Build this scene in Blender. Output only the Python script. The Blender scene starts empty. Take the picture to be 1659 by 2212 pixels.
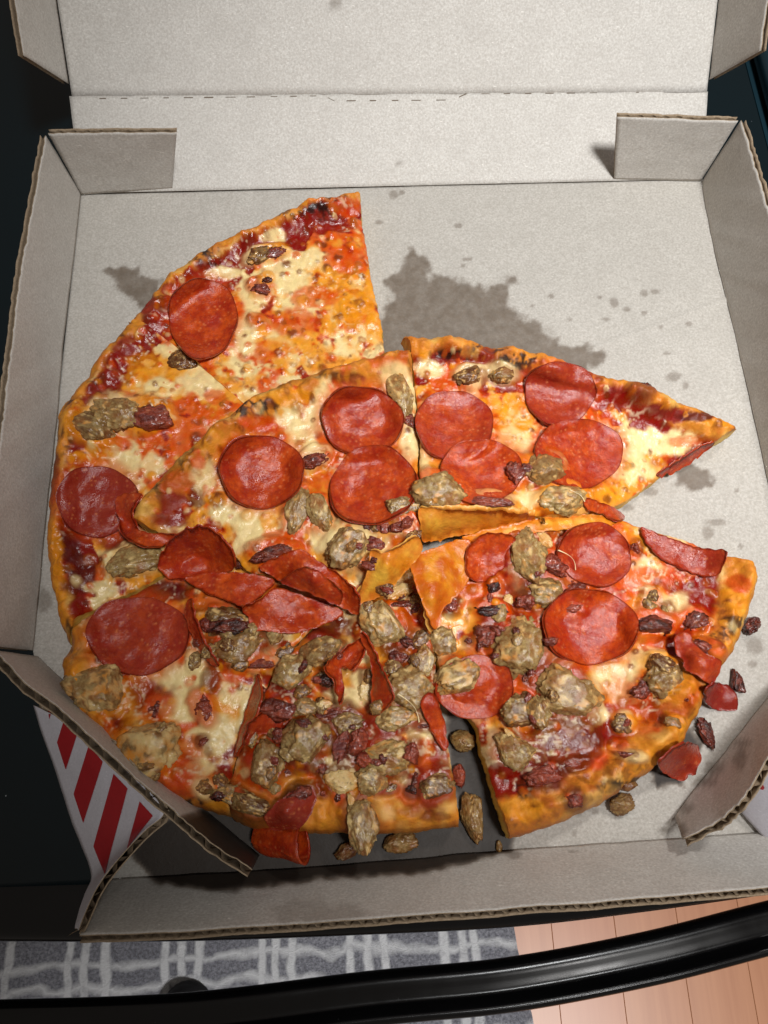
import bpy, math, random
import numpy as np
from mathutils import Vector
from mathutils.geometry import delaunay_2d_cdt

# ------------------------------------------------------------------ camera, world, lights
SC = bpy.context.scene
COL = SC.collection
CAM = np.array([-.0257, -.154, .365])
EUL = [math.radians(a) for a in (19.8, -.74, -2.42)]
FPX = 1700.0                      # focal length for a frame 1659 x 2212
cd = bpy.data.cameras.new('camera'); cam = bpy.data.objects.new('camera', cd); COL.objects.link(cam)
cam.location = CAM; cam.rotation_euler = EUL
cd.sensor_fit = 'VERTICAL'; cd.sensor_height = 36; cd.lens = FPX / 2212 * 36
cd.clip_start = .02; cd.clip_end = 50
SC.camera = cam
w = bpy.data.worlds.new('World'); SC.world = w; w.use_nodes = True
w.node_tree.nodes['Background'].inputs[0].default_value = (1, .88, .77, 1)
w.node_tree.nodes['Background'].inputs[1].default_value = .125

def look(o, tgt):
    o.rotation_euler = (Vector(tgt) - o.location).to_track_quat('-Z', 'Y').to_euler()
def spot(name, loc, tgt, watts, radius, angle, blend, col):
    l = bpy.data.lights.new(name, 'SPOT'); l.energy = watts; l.shadow_soft_size = radius
    l.spot_size = math.radians(angle); l.spot_blend = blend; l.color = col
    o = bpy.data.objects.new(name, l); COL.objects.link(o); o.location = loc; look(o, tgt)
def area(name, loc, tgt, watts, size, col):
    l = bpy.data.lights.new(name, 'AREA'); l.energy = watts; l.size = size; l.color = col
    o = bpy.data.objects.new(name, l); COL.objects.link(o); o.location = loc; look(o, tgt)
spot('ceiling_downlight', (.28, -.24, 1.28), (.11, .13, 0), 96, .11, 36, 1.0, (.985, .995, 1))
spot('front_wall_fill', (.36, .32, .95), (.14, -.12, 0), 15, .05, 27, 1.0, (1, .98, .95))  # unseen fill spot added from behind to brighten the front wall
spot('floor_downlight', (.55, -1.1, 1.3), (.4, -.75, -.92), 185, .12, 55, .8, (1, .98, .96))
SC.view_settings.view_transform = 'Standard'; SC.view_settings.look = 'None'
SC.view_settings.exposure = 0; SC.view_settings.gamma = 1
SC.view_settings.use_curve_mapping = False
SC.render.engine = 'CYCLES'
SC.cycles.max_bounces = 8; SC.cycles.diffuse_bounces = 4

# ------------------------------------------------------------------ geometry helpers
def _rot(a, b, c):
    ca, sa, cb, sb, cc, sc = math.cos(a), math.sin(a), math.cos(b), math.sin(b), math.cos(c), math.sin(c)
    return (np.array([[cc, -sc, 0], [sc, cc, 0], [0, 0, 1]]) @ np.array([[cb, 0, sb], [0, 1, 0], [-sb, 0, cb]])
            @ np.array([[1, 0, 0], [0, ca, -sa], [0, sa, ca]]))
RM = _rot(*EUL)
def P(u, v, z):
    """point at height z that the photograph shows at (u, v)"""
    d = RM @ np.array([(u - 829.5) / FPX, (1106 - v) / FPX, -1.0])
    return CAM + (z - CAM[2]) / d[2] * d
def PV(uv, z):
    uv = np.asarray(uv, float)
    d = np.stack([(uv[:, 0] - 829.5) / FPX, (1106 - uv[:, 1]) / FPX, -np.ones(len(uv))], 1) @ RM.T
    return CAM + ((np.asarray(z) - CAM[2]) / d[:, 2])[:, None] * d
def PX(X):
    q = (np.asarray(X) - CAM) @ RM
    return np.stack([829.5 + FPX * q[:, 0] / -q[:, 2], 1106 - FPX * q[:, 1] / -q[:, 2]], 1)

_rs = np.random.RandomState(5)
_perm = np.concatenate([_rs.permutation(512)] * 3)
_g3 = _rs.normal(size=(512, 3)); _g3 /= np.linalg.norm(_g3, axis=1)[:, None]
def noise(x, y, z=0.0):
    x = np.asarray(x, float); y = np.asarray(y, float) + 0 * x; z = np.asarray(z, float) + 0 * x
    xi, yi, zi = np.floor(x).astype(int), np.floor(y).astype(int), np.floor(z).astype(int)
    xf, yf, zf = x - xi, y - yi, z - zi
    f = lambda t: t * t * t * (t * (t * 6 - 15) + 10)
    u, v, ww = f(xf), f(yf), f(zf); out = 0
    for dx in (0, 1):
        for dy in (0, 1):
            for dz in (0, 1):
                h = _perm[_perm[_perm[(xi + dx) & 511] + ((yi + dy) & 511)] + ((zi + dz) & 511)]
                g = _g3[h & 511]
                dot = g[..., 0] * (xf - dx) + g[..., 1] * (yf - dy) + g[..., 2] * (zf - dz)
                out = out + dot * (u if dx else 1 - u) * (v if dy else 1 - v) * (ww if dz else 1 - ww)
    return out * 1.5
def fbm(x, y, z=0.0, o=4, g=.5):
    s = 0; a = 1; f = 1
    for i in range(o):
        s = s + a * noise(x * f, y * f, np.asarray(z) * f + 7.3 * i); a *= g; f *= 2
    return s
def sstep(a, b, x):
    t = np.clip((x - a) / (b - a), 0, 1); return t * t * (3 - 2 * t)
def lin(r, g, b):
    c = np.array([r, g, b]) / 255.0
    return np.where(c <= .04045, c / 12.92, ((c + .055) / 1.055) ** 2.4)

def new_obj(name, verts, faces, mats, parent=None, attrs=None, cols=None, smooth=True, mat_idx=None):
    me = bpy.data.meshes.new(name)
    me.from_pydata([tuple(v) for v in np.asarray(verts, float).tolist()], [], [tuple(f) for f in faces])
    for m in (mats if isinstance(mats, (list, tuple)) else [mats]): me.materials.append(m)
    if smooth: me.polygons.foreach_set('use_smooth', [True] * len(me.polygons))
    if mat_idx is not None: me.polygons.foreach_set('material_index', [int(i) for i in mat_idx])
    for k, a in (attrs or {}).items():
        at = me.attributes.new(k, 'FLOAT', 'POINT'); at.data.foreach_set('value', np.asarray(a, np.float32))
    for k, c in (cols or {}).items():
        at = me.attributes.new(k, 'FLOAT_COLOR', 'POINT')
        c4 = np.ones((len(c), 4), np.float32); c4[:, :3] = c; at.data.foreach_set('color', c4.ravel())
    me.update()
    o = bpy.data.objects.new(name, me); COL.objects.link(o)
    if parent is not None:
        o.parent = parent
        o.matrix_parent_inverse = parent.matrix_basis.inverted()
    return o
def tag(o, label=None, cat=None, group=None, kind=None):
    if label: o['label'] = label
    if cat: o['category'] = cat
    if group: o['group'] = group
    if kind: o['kind'] = kind
    return o
def empty(name, loc, label, cat, group=None):
    e = bpy.data.objects.new(name, None); COL.objects.link(e); e.location = loc; e.empty_display_size = .02
    e.matrix_basis  # evaluated from location
    return tag(e, label, cat, group)

def catmull(pts, closed=False, n=6):
    pts = np.asarray(pts, float); m = len(pts); out = []
    rng = range(m if closed else m - 1)
    for i in rng:
        if closed: p0, p1, p2, p3 = pts[(i - 1) % m], pts[i], pts[(i + 1) % m], pts[(i + 2) % m]
        else:
            p1, p2 = pts[i], pts[i + 1]
            p0 = pts[i - 1] if i else 2 * p1 - p2
            p3 = pts[i + 2] if i + 2 < m else 2 * p2 - p1
        for t in np.arange(n) / n:
            out.append(.5 * (2 * p1 + (p2 - p0) * t + (2 * p0 - 5 * p1 + 4 * p2 - p3) * t * t + (3 * p1 - p0 - 3 * p2 + p3) * t ** 3))
    if not closed: out.append(pts[-1])
    return np.array(out)
def resample(pts, step, closed=False):
    pts = np.asarray(pts, float)
    if closed: pts = np.vstack([pts, pts[:1]])
    d = np.r_[0, np.cumsum(np.linalg.norm(np.diff(pts[:, :2], axis=0), axis=1))]
    n = max(3, int(round(d[-1] / step)))
    s = np.linspace(0, d[-1], n + 1)
    o = np.stack([np.interp(s, d, pts[:, k]) for k in range(pts.shape[1])], 1)
    return o[:-1] if closed else o
def inside(poly, pts):
    x, y = pts[:, 0], pts[:, 1]; r = np.zeros(len(pts), bool)
    a = poly; b = np.roll(poly, -1, 0)
    for (x1, y1), (x2, y2) in zip(a[:, :2], b[:, :2]):
        if y1 == y2: continue
        c = ((y1 > y) != (y2 > y)) & (x < (x2 - x1) * (y - y1) / (y2 - y1) + x1)
        r ^= c
    return r
def dist_poly(pts, a, b):
    """distance of pts to the segments a[i]-b[i]"""
    best = np.full(len(pts), 1e9)
    for p, q in zip(a, b):
        d = q - p; L = d @ d + 1e-18
        t = np.clip(((pts - p) @ d) / L, 0, 1)
        best = np.minimum(best, np.hypot(pts[:, 0] - p[0] - t * d[0], pts[:, 1] - p[1] - t * d[1]))
    return best
class TPS:
    def __init__(s, xy, z, lam=1e-4):
        xy = np.asarray(xy, float); s.c = xy.mean(0); s.k = 1 / .1; s.p = (xy - s.c) * s.k; n = len(xy)
        K = s.phi(np.linalg.norm(s.p[:, None] - s.p[None], axis=2)) + lam * np.eye(n)
        Q = np.c_[np.ones(n), s.p]; A = np.zeros((n + 3, n + 3)); A[:n, :n] = K; A[:n, n:] = Q; A[n:, :n] = Q.T
        s.w = np.linalg.lstsq(A, np.r_[z, 0, 0, 0], rcond=None)[0]; s.lo, s.hi = min(z) - .004, max(z) + .004
    def phi(s, r): return np.where(r > 1e-9, r * r * np.log(np.maximum(r, 1e-9)), 0)
    def __call__(s, xy):
        q = (np.asarray(xy, float) - s.c) * s.k; out = np.zeros(len(q))
        for i in range(0, len(q), 20000):
            b = q[i:i + 20000]
            out[i:i + 20000] = s.phi(np.linalg.norm(b[:, None] - s.p[None], axis=2)) @ s.w[:-3] + np.c_[np.ones(len(b)), b] @ s.w[-3:]
        return np.clip(out, s.lo, s.hi)
def fill(poly, step, seed=0, margin=.45):
    """triangulate polygon (n,2) with a jittered lattice of inner points; returns pts, tris, nb (boundary first)"""
    rs = np.random.RandomState(seed)
    lo, hi = poly.min(0), poly.max(0)
    gy = np.arange(lo[1], hi[1], step * .866); rows = []
    for k, y in enumerate(gy):
        x = np.arange(lo[0] + (k % 2) * step / 2, hi[0], step); rows.append(np.c_[x, np.full(len(x), y)])
    g = np.vstack(rows); g += rs.uniform(-.14, .14, g.shape) * step
    g = g[inside(poly, g)]
    g = g[dist_poly(g, poly, np.roll(poly, -1, 0)) > step * margin]
    n = len(poly); pts = np.vstack([poly, g])
    r = delaunay_2d_cdt([Vector(p) for p in pts.tolist()], [], [list(range(n))], 1, 1e-9)
    v = np.array([tuple(p) for p in r[0]]); tris = [tuple(f) for f in r[2]]
    # map the boundary
    orig = r[3]; inv = {}
    for i, lst in enumerate(orig):
        for k in lst: inv[k] = i
    return v, tris, [inv[i] for i in range(n)]

# ------------------------------------------------------------------ height map of what is already laid down
HX0, HY0, HR, HN = -.22, -.24, .001, 480
HM = np.zeros((HN, HN))
def h_add(v):
    i = np.clip(((v[:, 0] - HX0) / HR).round().astype(int), 0, HN - 1); j = np.clip(((v[:, 1] - HY0) / HR).round().astype(int), 0, HN - 1)
    np.maximum.at(HM, (i, j), v[:, 2])
def h_at(xy, r=0):
    i = np.clip(((xy[:, 0] - HX0) / HR).round().astype(int), 3, HN - 4); j = np.clip(((xy[:, 1] - HY0) / HR).round().astype(int), 3, HN - 4)
    m = HM[i, j].copy()
    for a in range(-r, r + 1):
        for b in range(-r, r + 1): m = np.maximum(m, HM[i + a, j + b])
    return m
def blur(A, n):
    for _ in range(n):
        A = (A + np.roll(A, 1, 0) + np.roll(A, -1, 0)) / 3; A = (A + np.roll(A, 1, 1) + np.roll(A, -1, 1)) / 3
    return A
def maxf(A, n):
    for _ in range(n):
        A = np.maximum.reduce([A, np.roll(A, 1, 0), np.roll(A, -1, 0)]); A = np.maximum.reduce([A, np.roll(A, 1, 1), np.roll(A, -1, 1)])
    return A
def grid_at(A, xy):
    x = np.clip((xy[:, 0] - HX0) / HR, 1, HN - 3); y = np.clip((xy[:, 1] - HY0) / HR, 1, HN - 3)
    i, j = x.astype(int), y.astype(int); a, b = x - i, y - j
    return A[i, j] * (1 - a) * (1 - b) + A[i + 1, j] * a * (1 - b) + A[i, j + 1] * (1 - a) * b + A[i + 1, j + 1] * a * b
def land(u, v, dz=0.0):
    """where pixel (u, v) meets the height map"""
    z = .01
    for _ in range(8):
        p = P(u, v, z + dz); z = .5 * z + .5 * float(grid_at(HM, p[None, :2])[0])
    return P(u, v, z + dz), z

# ------------------------------------------------------------------ materials
def mat(name):
    m = bpy.data.materials.new(name); m.use_nodes = True
    nt = m.node_tree; b = nt.nodes['Principled BSDF']
    return m, nt, b
class N:
    def __init__(s, nt): s.nt = nt
    def __call__(s, t, **kw):
        n = s.nt.nodes.new('ShaderNode' + t)
        for k, v in kw.items():
            if k.startswith('i_'):
                key = k[2:].replace('_', ' ')
                n.inputs[int(key) if key.isdigit() else key].default_value = v
            else: setattr(n, k, v)
        return n
    def link(s, a, b): s.nt.links.new(a, b)
    def coord(s): return s('TexCoord').outputs['Object']
    def noise(s, scale, detail=4, rough=.5, vec=None, dist=0):
        n = s('TexNoise'); n.inputs['Scale'].default_value = scale; n.inputs['Detail'].default_value = detail
        n.inputs['Roughness'].default_value = rough; n.inputs['Distortion'].default_value = dist
        s.link(vec if vec is not None else s.coord(), n.inputs['Vector']); return n.outputs['Fac']
    def voro(s, scale, vec=None, feature='F1', out='Distance', rnd=1):
        n = s('TexVoronoi', feature=feature); n.inputs['Scale'].default_value = scale; n.inputs['Randomness'].default_value = rnd
        s.link(vec if vec is not None else s.coord(), n.inputs['Vector']); return n.outputs[out]
    def ramp(s, fac, *stops):
        r = s('ValToRGB'); e = r.color_ramp.elements
        while len(e) < len(stops): e.new(.5)
        for k, (p, c) in enumerate(stops):
            e[k].position = p; e[k].color = (c, c, c, 1) if np.isscalar(c) else (*c, 1)
        s.link(fac, r.inputs[0]); return r.outputs[0]
    def mix(s, fac, a, b, mode='MIX'):
        n = s('Mix', data_type='RGBA', blend_type=mode)
        for x, sock in ((fac, n.inputs[0]), (a, n.inputs[6]), (b, n.inputs[7])):
            if hasattr(x, 'is_linked'): s.link(x, sock)
            else: sock.default_value = x if np.isscalar(x) else (*x, 1)
        return n.outputs[2]
    def math(s, op, a, b=0.0):
        n = s('Math', operation=op)
        for x, sock in ((a, n.inputs[0]), (b, n.inputs[1])):
            if hasattr(x, 'is_linked'): s.link(x, sock)
            else: sock.default_value = x
        return n.outputs[0]
    def attr(s, name, out='Fac'):
        n = s('Attribute'); n.attribute_name = name; return n.outputs[out]
    def bump(s, h, strength, dist, b, prev=None):
        n = s('Bump'); n.inputs['Strength'].default_value = strength; n.inputs['Distance'].default_value = dist
        s.link(h, n.inputs['Height'])
        if prev is not None: s.link(prev, n.inputs['Normal'])
        s.link(n.outputs[0], b.inputs['Normal']); return n.outputs[0]

def m_cardboard(name, base, dark, greasy=True):
    m, nt, b = mat(name); n = N(nt)
    f1 = n.noise(900, 3, .6); f2 = n.noise(60, 4, .6); f3 = n.noise(9, 2)
    c = n.mix(n.ramp(f1, (.35, 0.0), (.72, 1.0)), dark, base)
    c = n.mix(n.math('MULTIPLY', n.ramp(f2, (.38, 1.0), (.6, 0.0)), .22), c, tuple(np.array(dark) * .9))
    c = n.mix(n.math('MULTIPLY', f3, .18), c, tuple(np.array(base) * .86))
    sp = n.voro(420); spk = n.ramp(sp, (.05, 1.0), (.09, 0.0))
    pick = n.ramp(n.noise(70, 2), (.62, 0.0), (.66, 1.0))
    c = n.mix(n.math('MULTIPLY', n.math('MULTIPLY', spk, pick), .6), c, tuple(np.array(dark) * .3))
    # pale fibres
    fv = n('Mapping'); fv.inputs['Scale'].default_value = (500, 2200, 900); n.link(n.coord(), fv.inputs[0])
    fib = n.ramp(n.noise(1, 2, .5, fv.outputs[0], .6), (.64, 0.0), (.76, 1.0))
    c = n.mix(n.math('MULTIPLY', fib, .75), c, tuple(np.minimum(np.array(base) * 1.25, .9)))
    rough = .85
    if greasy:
        g = n.attr('grease_and_shade')
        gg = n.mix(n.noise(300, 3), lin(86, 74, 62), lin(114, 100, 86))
        soak_and_shade = n('Clamp'); n.link(n.math('SUBTRACT', g, 1.0), soak_and_shade.inputs[0]); soak_and_shade = soak_and_shade.outputs[0]
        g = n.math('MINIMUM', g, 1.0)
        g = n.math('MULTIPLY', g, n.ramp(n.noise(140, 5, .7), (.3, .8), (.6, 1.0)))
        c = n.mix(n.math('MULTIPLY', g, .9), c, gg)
        c = n.mix(n.math('MULTIPLY', soak_and_shade, .92), c, lin(50, 42, 36))  # darkest level: oil-soaked board with painted shade mixed in
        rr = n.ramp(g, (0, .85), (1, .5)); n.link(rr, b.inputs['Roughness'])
    else: b.inputs['Roughness'].default_value = rough
    n.link(c, b.inputs['Base Color']); b.inputs['Specular IOR Level'].default_value = .25
    n.bump(n.math('ADD', f1, n.math('MULTIPLY', f2, 2.0)), .28, .0004, b)
    return m
M = {}
M['board'] = m_cardboard('grey_cardboard', lin(215, 211, 204), lin(184, 178, 170))
M['board_floor'] = m_cardboard('grey_cardboard_floor', lin(194, 189, 181), lin(164, 158, 149))
M['board_out'] = m_cardboard('white_printed_cardboard', lin(212, 208, 214), lin(200, 196, 202), False)
M['flute'] = m_cardboard('kraft_fluting', lin(176, 156, 132), lin(140, 120, 96), False)

def m_food(name, rough=(.22, .5), fine=.18, bump=.5, bscale=900, sss=0.0, coat=0.0):
    m, nt, b = mat(name); n = N(nt)
    c = n.attr('Col', 'Color')
    f = n.noise(1400, 3, .65); g = n.noise(420, 4, .6)
    k = n.ramp(g, (.3, 1 - fine * 1.4), (.7, 1 + fine * .6)) if False else None
    hs = n('HueSaturation'); n.link(c, hs.inputs['Color'])
    val = n.math('ADD', n.math('MULTIPLY', g, fine * 1.6), 1 - fine * .8); n.link(val, hs.inputs['Value'])
    hue = n.math('ADD', n.math('MULTIPLY', n.noise(300, 3), .024), .49); n.link(hue, hs.inputs['Hue'])
    n.link(hs.outputs[0], b.inputs['Base Color'])
    n.link(n.ramp(n.noise(160, 3), (.35, rough[0]), (.65, rough[1])), b.inputs['Roughness'])
    b.inputs['Specular IOR Level'].default_value = .5
    b.inputs['Coat Weight'].default_value = coat; b.inputs['Coat Roughness'].default_value = .12
    if sss:
        b.inputs['Subsurface Weight'].default_value = sss; b.inputs['Subsurface Radius'].default_value = (1, .45, .2)
        b.inputs['Subsurface Scale'].default_value = .0025
    h = n.math('ADD', n.noise(bscale, 4, .6), n.math('MULTIPLY', n.noise(bscale * .33, 3), 2.0))
    n.bump(h, bump, .0006, b)
    return m
M['cheese'] = m_food('melted_cheese', (.17, .42), .18, .36, 900, .0, .0)
M['crust'] = m_food('baked_crust', (.45, .7), .18, .45, 900)
M['dough'] = m_food('oily_dough', (.25, .5), .3, .5, 700, .0)

def m_pepperoni():
    m, nt, b = mat('pepperoni_meat'); n = N(nt)
    e = n.attr('edge'); tint = n.attr('tint')
    big = n.noise(130, 3, .6); med = n.noise(420, 4, .65)
    c = n.mix(n.ramp(big, (.35, 0.0), (.68, 1.0)), lin(164, 40, 12), lin(204, 80, 18))
    c = n.mix(tint, c, lin(138, 40, 30))
    c = n.mix(n.math('MULTIPLY', n.ramp(med, (.42, 1.0), (.55, 0.0)), .4), c, lin(128, 30, 18))
    ve = n.noise(200, 2); vc = n('VectorMath', operation='ADD'); n.link(n.coord(), vc.inputs[0])
    sc_ = n('VectorMath', operation='SCALE'); n.link(n('TexNoise', i_Scale=260.0).outputs['Color'], sc_.inputs[0]); sc_.inputs['Scale'].default_value = .003
    n.link(sc_.outputs[0], vc.inputs[1])
    fat = n.ramp(n.voro(420, vc.outputs[0]), (.14, 1.0), (.28, 0.0))
    fatp = n.ramp(n.noise(120, 2), (.4, 0.0), (.55, 1.0))
    c = n.mix(n.math('MULTIPLY', n.math('MULTIPLY', fat, fatp), .8), c, lin(222, 130, 78))
    blk = n.math('MULTIPLY', n.ramp(n.voro(210, vc.outputs[0]), (.05, 1.0), (.09, 0.0)), .7)
    c = n.mix(blk, c, lin(60, 14, 8))
    c = n.mix(n.math('MULTIPLY', n.ramp(e, (.9, 0.0), (1.0, 1.0)), .4), c, lin(104, 22, 8))
    n.link(c, b.inputs['Base Color']); b.inputs['Specular IOR Level'].default_value = .5
    n.link(n.ramp(n.noise(240, 3), (.35, .15), (.65, .36)), b.inputs['Roughness'])
    pass
    h = n.math('ADD', n.noise(1100, 4, .7), n.math('MULTIPLY', n.noise(360, 3), 1.2))
    n.bump(h, .42, .0006, b)
    return m
M['pepperoni'] = m_pepperoni()
def m_sausage():
    m, nt, b = mat('sausage_meat'); n = N(nt)
    br = n.attr('brown'); ch = n.attr('cheesy')
    a = n.noise(330, 5, .7, None, .4); bb = n.noise(140, 3); f = n.noise(900, 4, .7)
    c = n.mix(n.ramp(a, (.38, 0.0), (.6, 1.0)), lin(132, 98, 54), lin(176, 150, 98))
    c = n.mix(n.math('MULTIPLY', n.ramp(f, (.42, 1.0), (.56, 0.0)), .22), c, lin(112, 80, 42))
    c = n.mix(n.math('MULTIPLY', n.ramp(bb, (.5, 0.0), (.66, 1.0)), .55), c, lin(150, 80, 36))
    rn = n('ObjectInfo').outputs['Random']
    c = n.mix(n.math('MULTIPLY', n.ramp(rn, (.5, 0.0), (1.0, 1.0)), .35), c, lin(134, 86, 44))
    c = n.mix(br, c, lin(84, 42, 18))
    pv = n('VectorMath', operation='ADD'); n.link(n.coord(), pv.inputs[0])
    sc_ = n('VectorMath', operation='SCALE'); n.link(n('TexNoise', i_Scale=600.0).outputs['Color'], sc_.inputs[0]); sc_.inputs['Scale'].default_value = .002
    n.link(sc_.outputs[0], pv.inputs[1])
    pep = n.math('MULTIPLY', n.ramp(n.voro(380, pv.outputs[0]), (.16, 1.0), (.24, 0.0)), n.ramp(n.noise(170, 2), (.47, 0.0), (.53, 1.0)))
    c = n.mix(n.math('MULTIPLY', pep, .6), c, lin(44, 32, 18))
    cc = n.mix(n.ramp(n.noise(120, 3), (.4, 0.0), (.65, 1.0)), lin(226, 194, 132), lin(210, 132, 40))
    c = n.mix(ch, c, cc)
    n.link(c, b.inputs['Base Color'])
    n.link(n.ramp(n.noise(260, 3), (.35, .1), (.65, .3)), b.inputs['Roughness'])
    h = n.math('ADD', n.noise(1000, 5, .7), n.math('MULTIPLY', a, 1.5))
    n.bump(h, .4, .0005, b)
    b.inputs['Subsurface Weight'].default_value = .2; b.inputs['Subsurface Radius'].default_value = (1, .6, .3); b.inputs['Subsurface Scale'].default_value = .002
    return m
M['sausage'] = m_sausage()
def m_bacon():
    m, nt, b = mat('bacon_meat'); n = N(nt)
    d = n.attr('dark')
    st = n('Mapping'); st.inputs['Scale'].default_value = (120, 420, 300); n.link(n.coord(), st.inputs[0])
    s1 = n.noise(1, 3, .6, st.outputs[0], .8)
    c = n.mix(n.ramp(s1, (.35, 0.0), (.7, 1.0)), lin(104, 32, 22), lin(174, 80, 54))
    c = n.mix(n.math('MULTIPLY', n.ramp(n.noise(300, 3), (.6, 0.0), (.72, 1.0)), .5), c, lin(190, 120, 86))
    c = n.mix(d, c, lin(34, 14, 12))
    n.link(c, b.inputs['Base Color'])
    n.link(n.ramp(n.noise(260, 3), (.35, .14), (.65, .4)), b.inputs['Roughness'])
    b.inputs['Coat Weight'].default_value = .3; b.inputs['Coat Roughness'].default_value = .15
    n.bump(n.math('ADD', n.noise(800, 4, .6), s1), .9, .0009, b)
    return m
M['bacon'] = m_bacon()
def m_gloss(name, base, rough, dust=0.0, coat=.0):
    m, nt, b = mat(name); n = N(nt)
    c = n.mix(n.noise(8, 3), base, tuple(np.array(base) * 1.5))
    if dust:
        d = n.math('MULTIPLY', n.ramp(n.voro(90), (.025, 1.0), (.04, 0.0)), n.ramp(n.noise(14, 2), (.5, 0.0), (.6, 1.0)))
        c = n.mix(n.math('MULTIPLY', d, dust), c, lin(190, 195, 200))
    n.link(c, b.inputs['Base Color'])
    n.link(n.ramp(n.noise(25, 4, .6), (.3, rough * .7), (.7, rough * 1.3)), b.inputs['Roughness'])
    b.inputs['Coat Weight'].default_value = coat
    return m
M['glass'] = m_gloss('black_ceramic_glass', (.002, .007, .0095), .07, .8)  # slight teal in the base colour paints in a room reflection
M['enamel'] = m_gloss('black_enamel', (.004, .004, .0045), .22, .3)
M['rail'] = m_gloss('black_enamel_rail', (.008, .022, .03), .2)  # blue-green base colour stands in for reflections of the room
def m_flat(name, c, rough=.6, var=.12):
    m, nt, b = mat(name); n = N(nt)
    n.link(n.mix(n.noise(400, 4, .6), tuple(np.array(c) * (1 - var)), tuple(np.minimum(np.array(c) * (1 + var), 1))), b.inputs['Base Color'])
    b.inputs['Roughness'].default_value = rough; return m
M['red_print'] = m_flat('red_print', lin(168, 22, 30), .5)
M['slit'] = m_flat('dark_slit', lin(110, 96, 82), .9)
M['shoe'] = m_flat('black_cloth', (.012, .012, .014), .9)
def m_wood():
    m, nt, b = mat('bamboo_plank'); n = N(nt)
    mp = n('Mapping'); mp.inputs['Scale'].default_value = (60, 3, 1); n.link(n.coord(), mp.inputs[0])
    rnd = n('ObjectInfo').outputs['Random']
    off = n('VectorMath', operation='ADD'); n.link(mp.outputs[0], off.inputs[0])
    cx = n('CombineXYZ'); n.link(n.math('MULTIPLY', rnd, 40), cx.inputs[2]); n.link(cx.outputs[0], off.inputs[1])
    g = n.noise(1, 5, .6, off.outputs[0], .4)
    c = n.mix(g, lin(158, 100, 66), lin(198, 142, 104))
    c = n.mix(n.math('MULTIPLY', rnd, .5), c, lin(176, 108, 76))
    n.link(c, b.inputs['Base Color']); b.inputs['Roughness'].default_value = .38
    return m
M['wood'] = m_wood()
def m_rug():
    m, nt, b = mat('grey_plaid_rug'); n = N(nt)
    co = n.coord(); sep = n('SeparateXYZ'); n.link(co, sep.inputs[0])
    wob = n.math('ADD', n.math('MULTIPLY', n.math('SUBTRACT', n.noise(20, 2), .5), .016), n.math('MULTIPLY', n.math('SUBTRACT', n.noise(150, 2), .5), .003))
    wob2 = n.math('MULTIPLY', n.math('SUBTRACT', n.noise(14, 3, .5, None, .3), .5), .05)
    def lines(axis, ctrs, wd, wb):
        x = n.math('ADD', sep.outputs[axis], wb); best = None
        for c_ in ctrs:
            k = n.ramp(n.math('ABSOLUTE', n.math('SUBTRACT', x, c_)), (wd * .85, 1.0), (wd * 1.15, 0.0))
            best = k if best is None else n.math('MAXIMUM', best, k)
        return best
    xs = [float(P(u_, 2070, -.92)[0]) for u_ in (-300, -262, -225, -120, -80, 22, 155, 190, 234, 361, 397, 433, 567, 599, 635, 760, 797, 833, 960, 1000, 1026)]
    ys = [float(P(800, v_, -.92)[1]) for v_ in (2052, 2106, 2134, 2240, 2270)]
    L = n.math('MAXIMUM', lines(0, xs, .0046, wob), lines(1, ys, .004, wob2))
    brk = n.ramp(n.noise(60, 2, .5), (.3, .65), (.5, 1.0))
    base = n.mix(n.ramp(n.noise(240, 4, .75), (.38, 0.0), (.62, 1.0)), lin(120, 121, 130), lin(190, 192, 204))
    base = n.mix(n.math('MULTIPLY', n.noise(7, 2), .6), base, lin(92, 92, 100))
    c = n.mix(n.math('MULTIPLY', L, brk), base, lin(240, 242, 246))
    n.link(c, b.inputs['Base Color']); b.inputs['Roughness'].default_value = .95
    n.bump(n.noise(500, 3, .7), 1.0, .006, b)
    return m
M['rug'] = m_rug()

# ------------------------------------------------------------------ setting: floor, rug, stove
FZ = -.92
def box_mesh(x0, x1, y0, y1, z0, z1, bev=0.0):
    v = [(x, y, z) for z in (z0, z1) for y in (y0, y1) for x in (x0, x1)]
    f = [(0, 2, 3, 1), (4, 5, 7, 6), (0, 1, 5, 4), (2, 6, 7, 3), (0, 4, 6, 2), (1, 3, 7, 5)]
    if bev:
        v = [(x, y, z) for z in (z0,) for y in (y0, y1) for x in (x0, x1)] + \
            [(x, y, z1 - bev) for y in (y0, y1) for x in (x0, x1)] + \
            [(x, y, z1) for y in (y0 + bev, y1 - bev) for x in (x0 + bev, x1 - bev)]
        f = [(0, 2, 3, 1), (0, 1, 5, 4), (2, 6, 7, 3), (0, 4, 6, 2), (1, 3, 7, 5), (4, 5, 9, 8), (7, 6, 10, 11), (6, 4, 8, 10), (5, 7, 11, 9), (8, 9, 11, 10)]
    return v, f
v, f = box_mesh(-2, 2, -2.2, 1.2, FZ - .03, FZ - .0125)
floor = new_obj('floor', v, f, M['slit'], smooth=False); tag(floor, kind='structure')
rnd = random.Random(3)
pw = .093
for i in range(-3, 8):
    x0 = .135 + i * pw; y = -1.3 + rnd.uniform(0, .5)
    while y < .2:
        L = .9
        v, f = box_mesh(x0 + .0002, x0 + pw - .0002, y + .0002, y + L - .0002, FZ - .0125, FZ, .0005)
        new_obj('plank', v, f, M['wood'], floor, smooth=False)
        y += L
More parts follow.
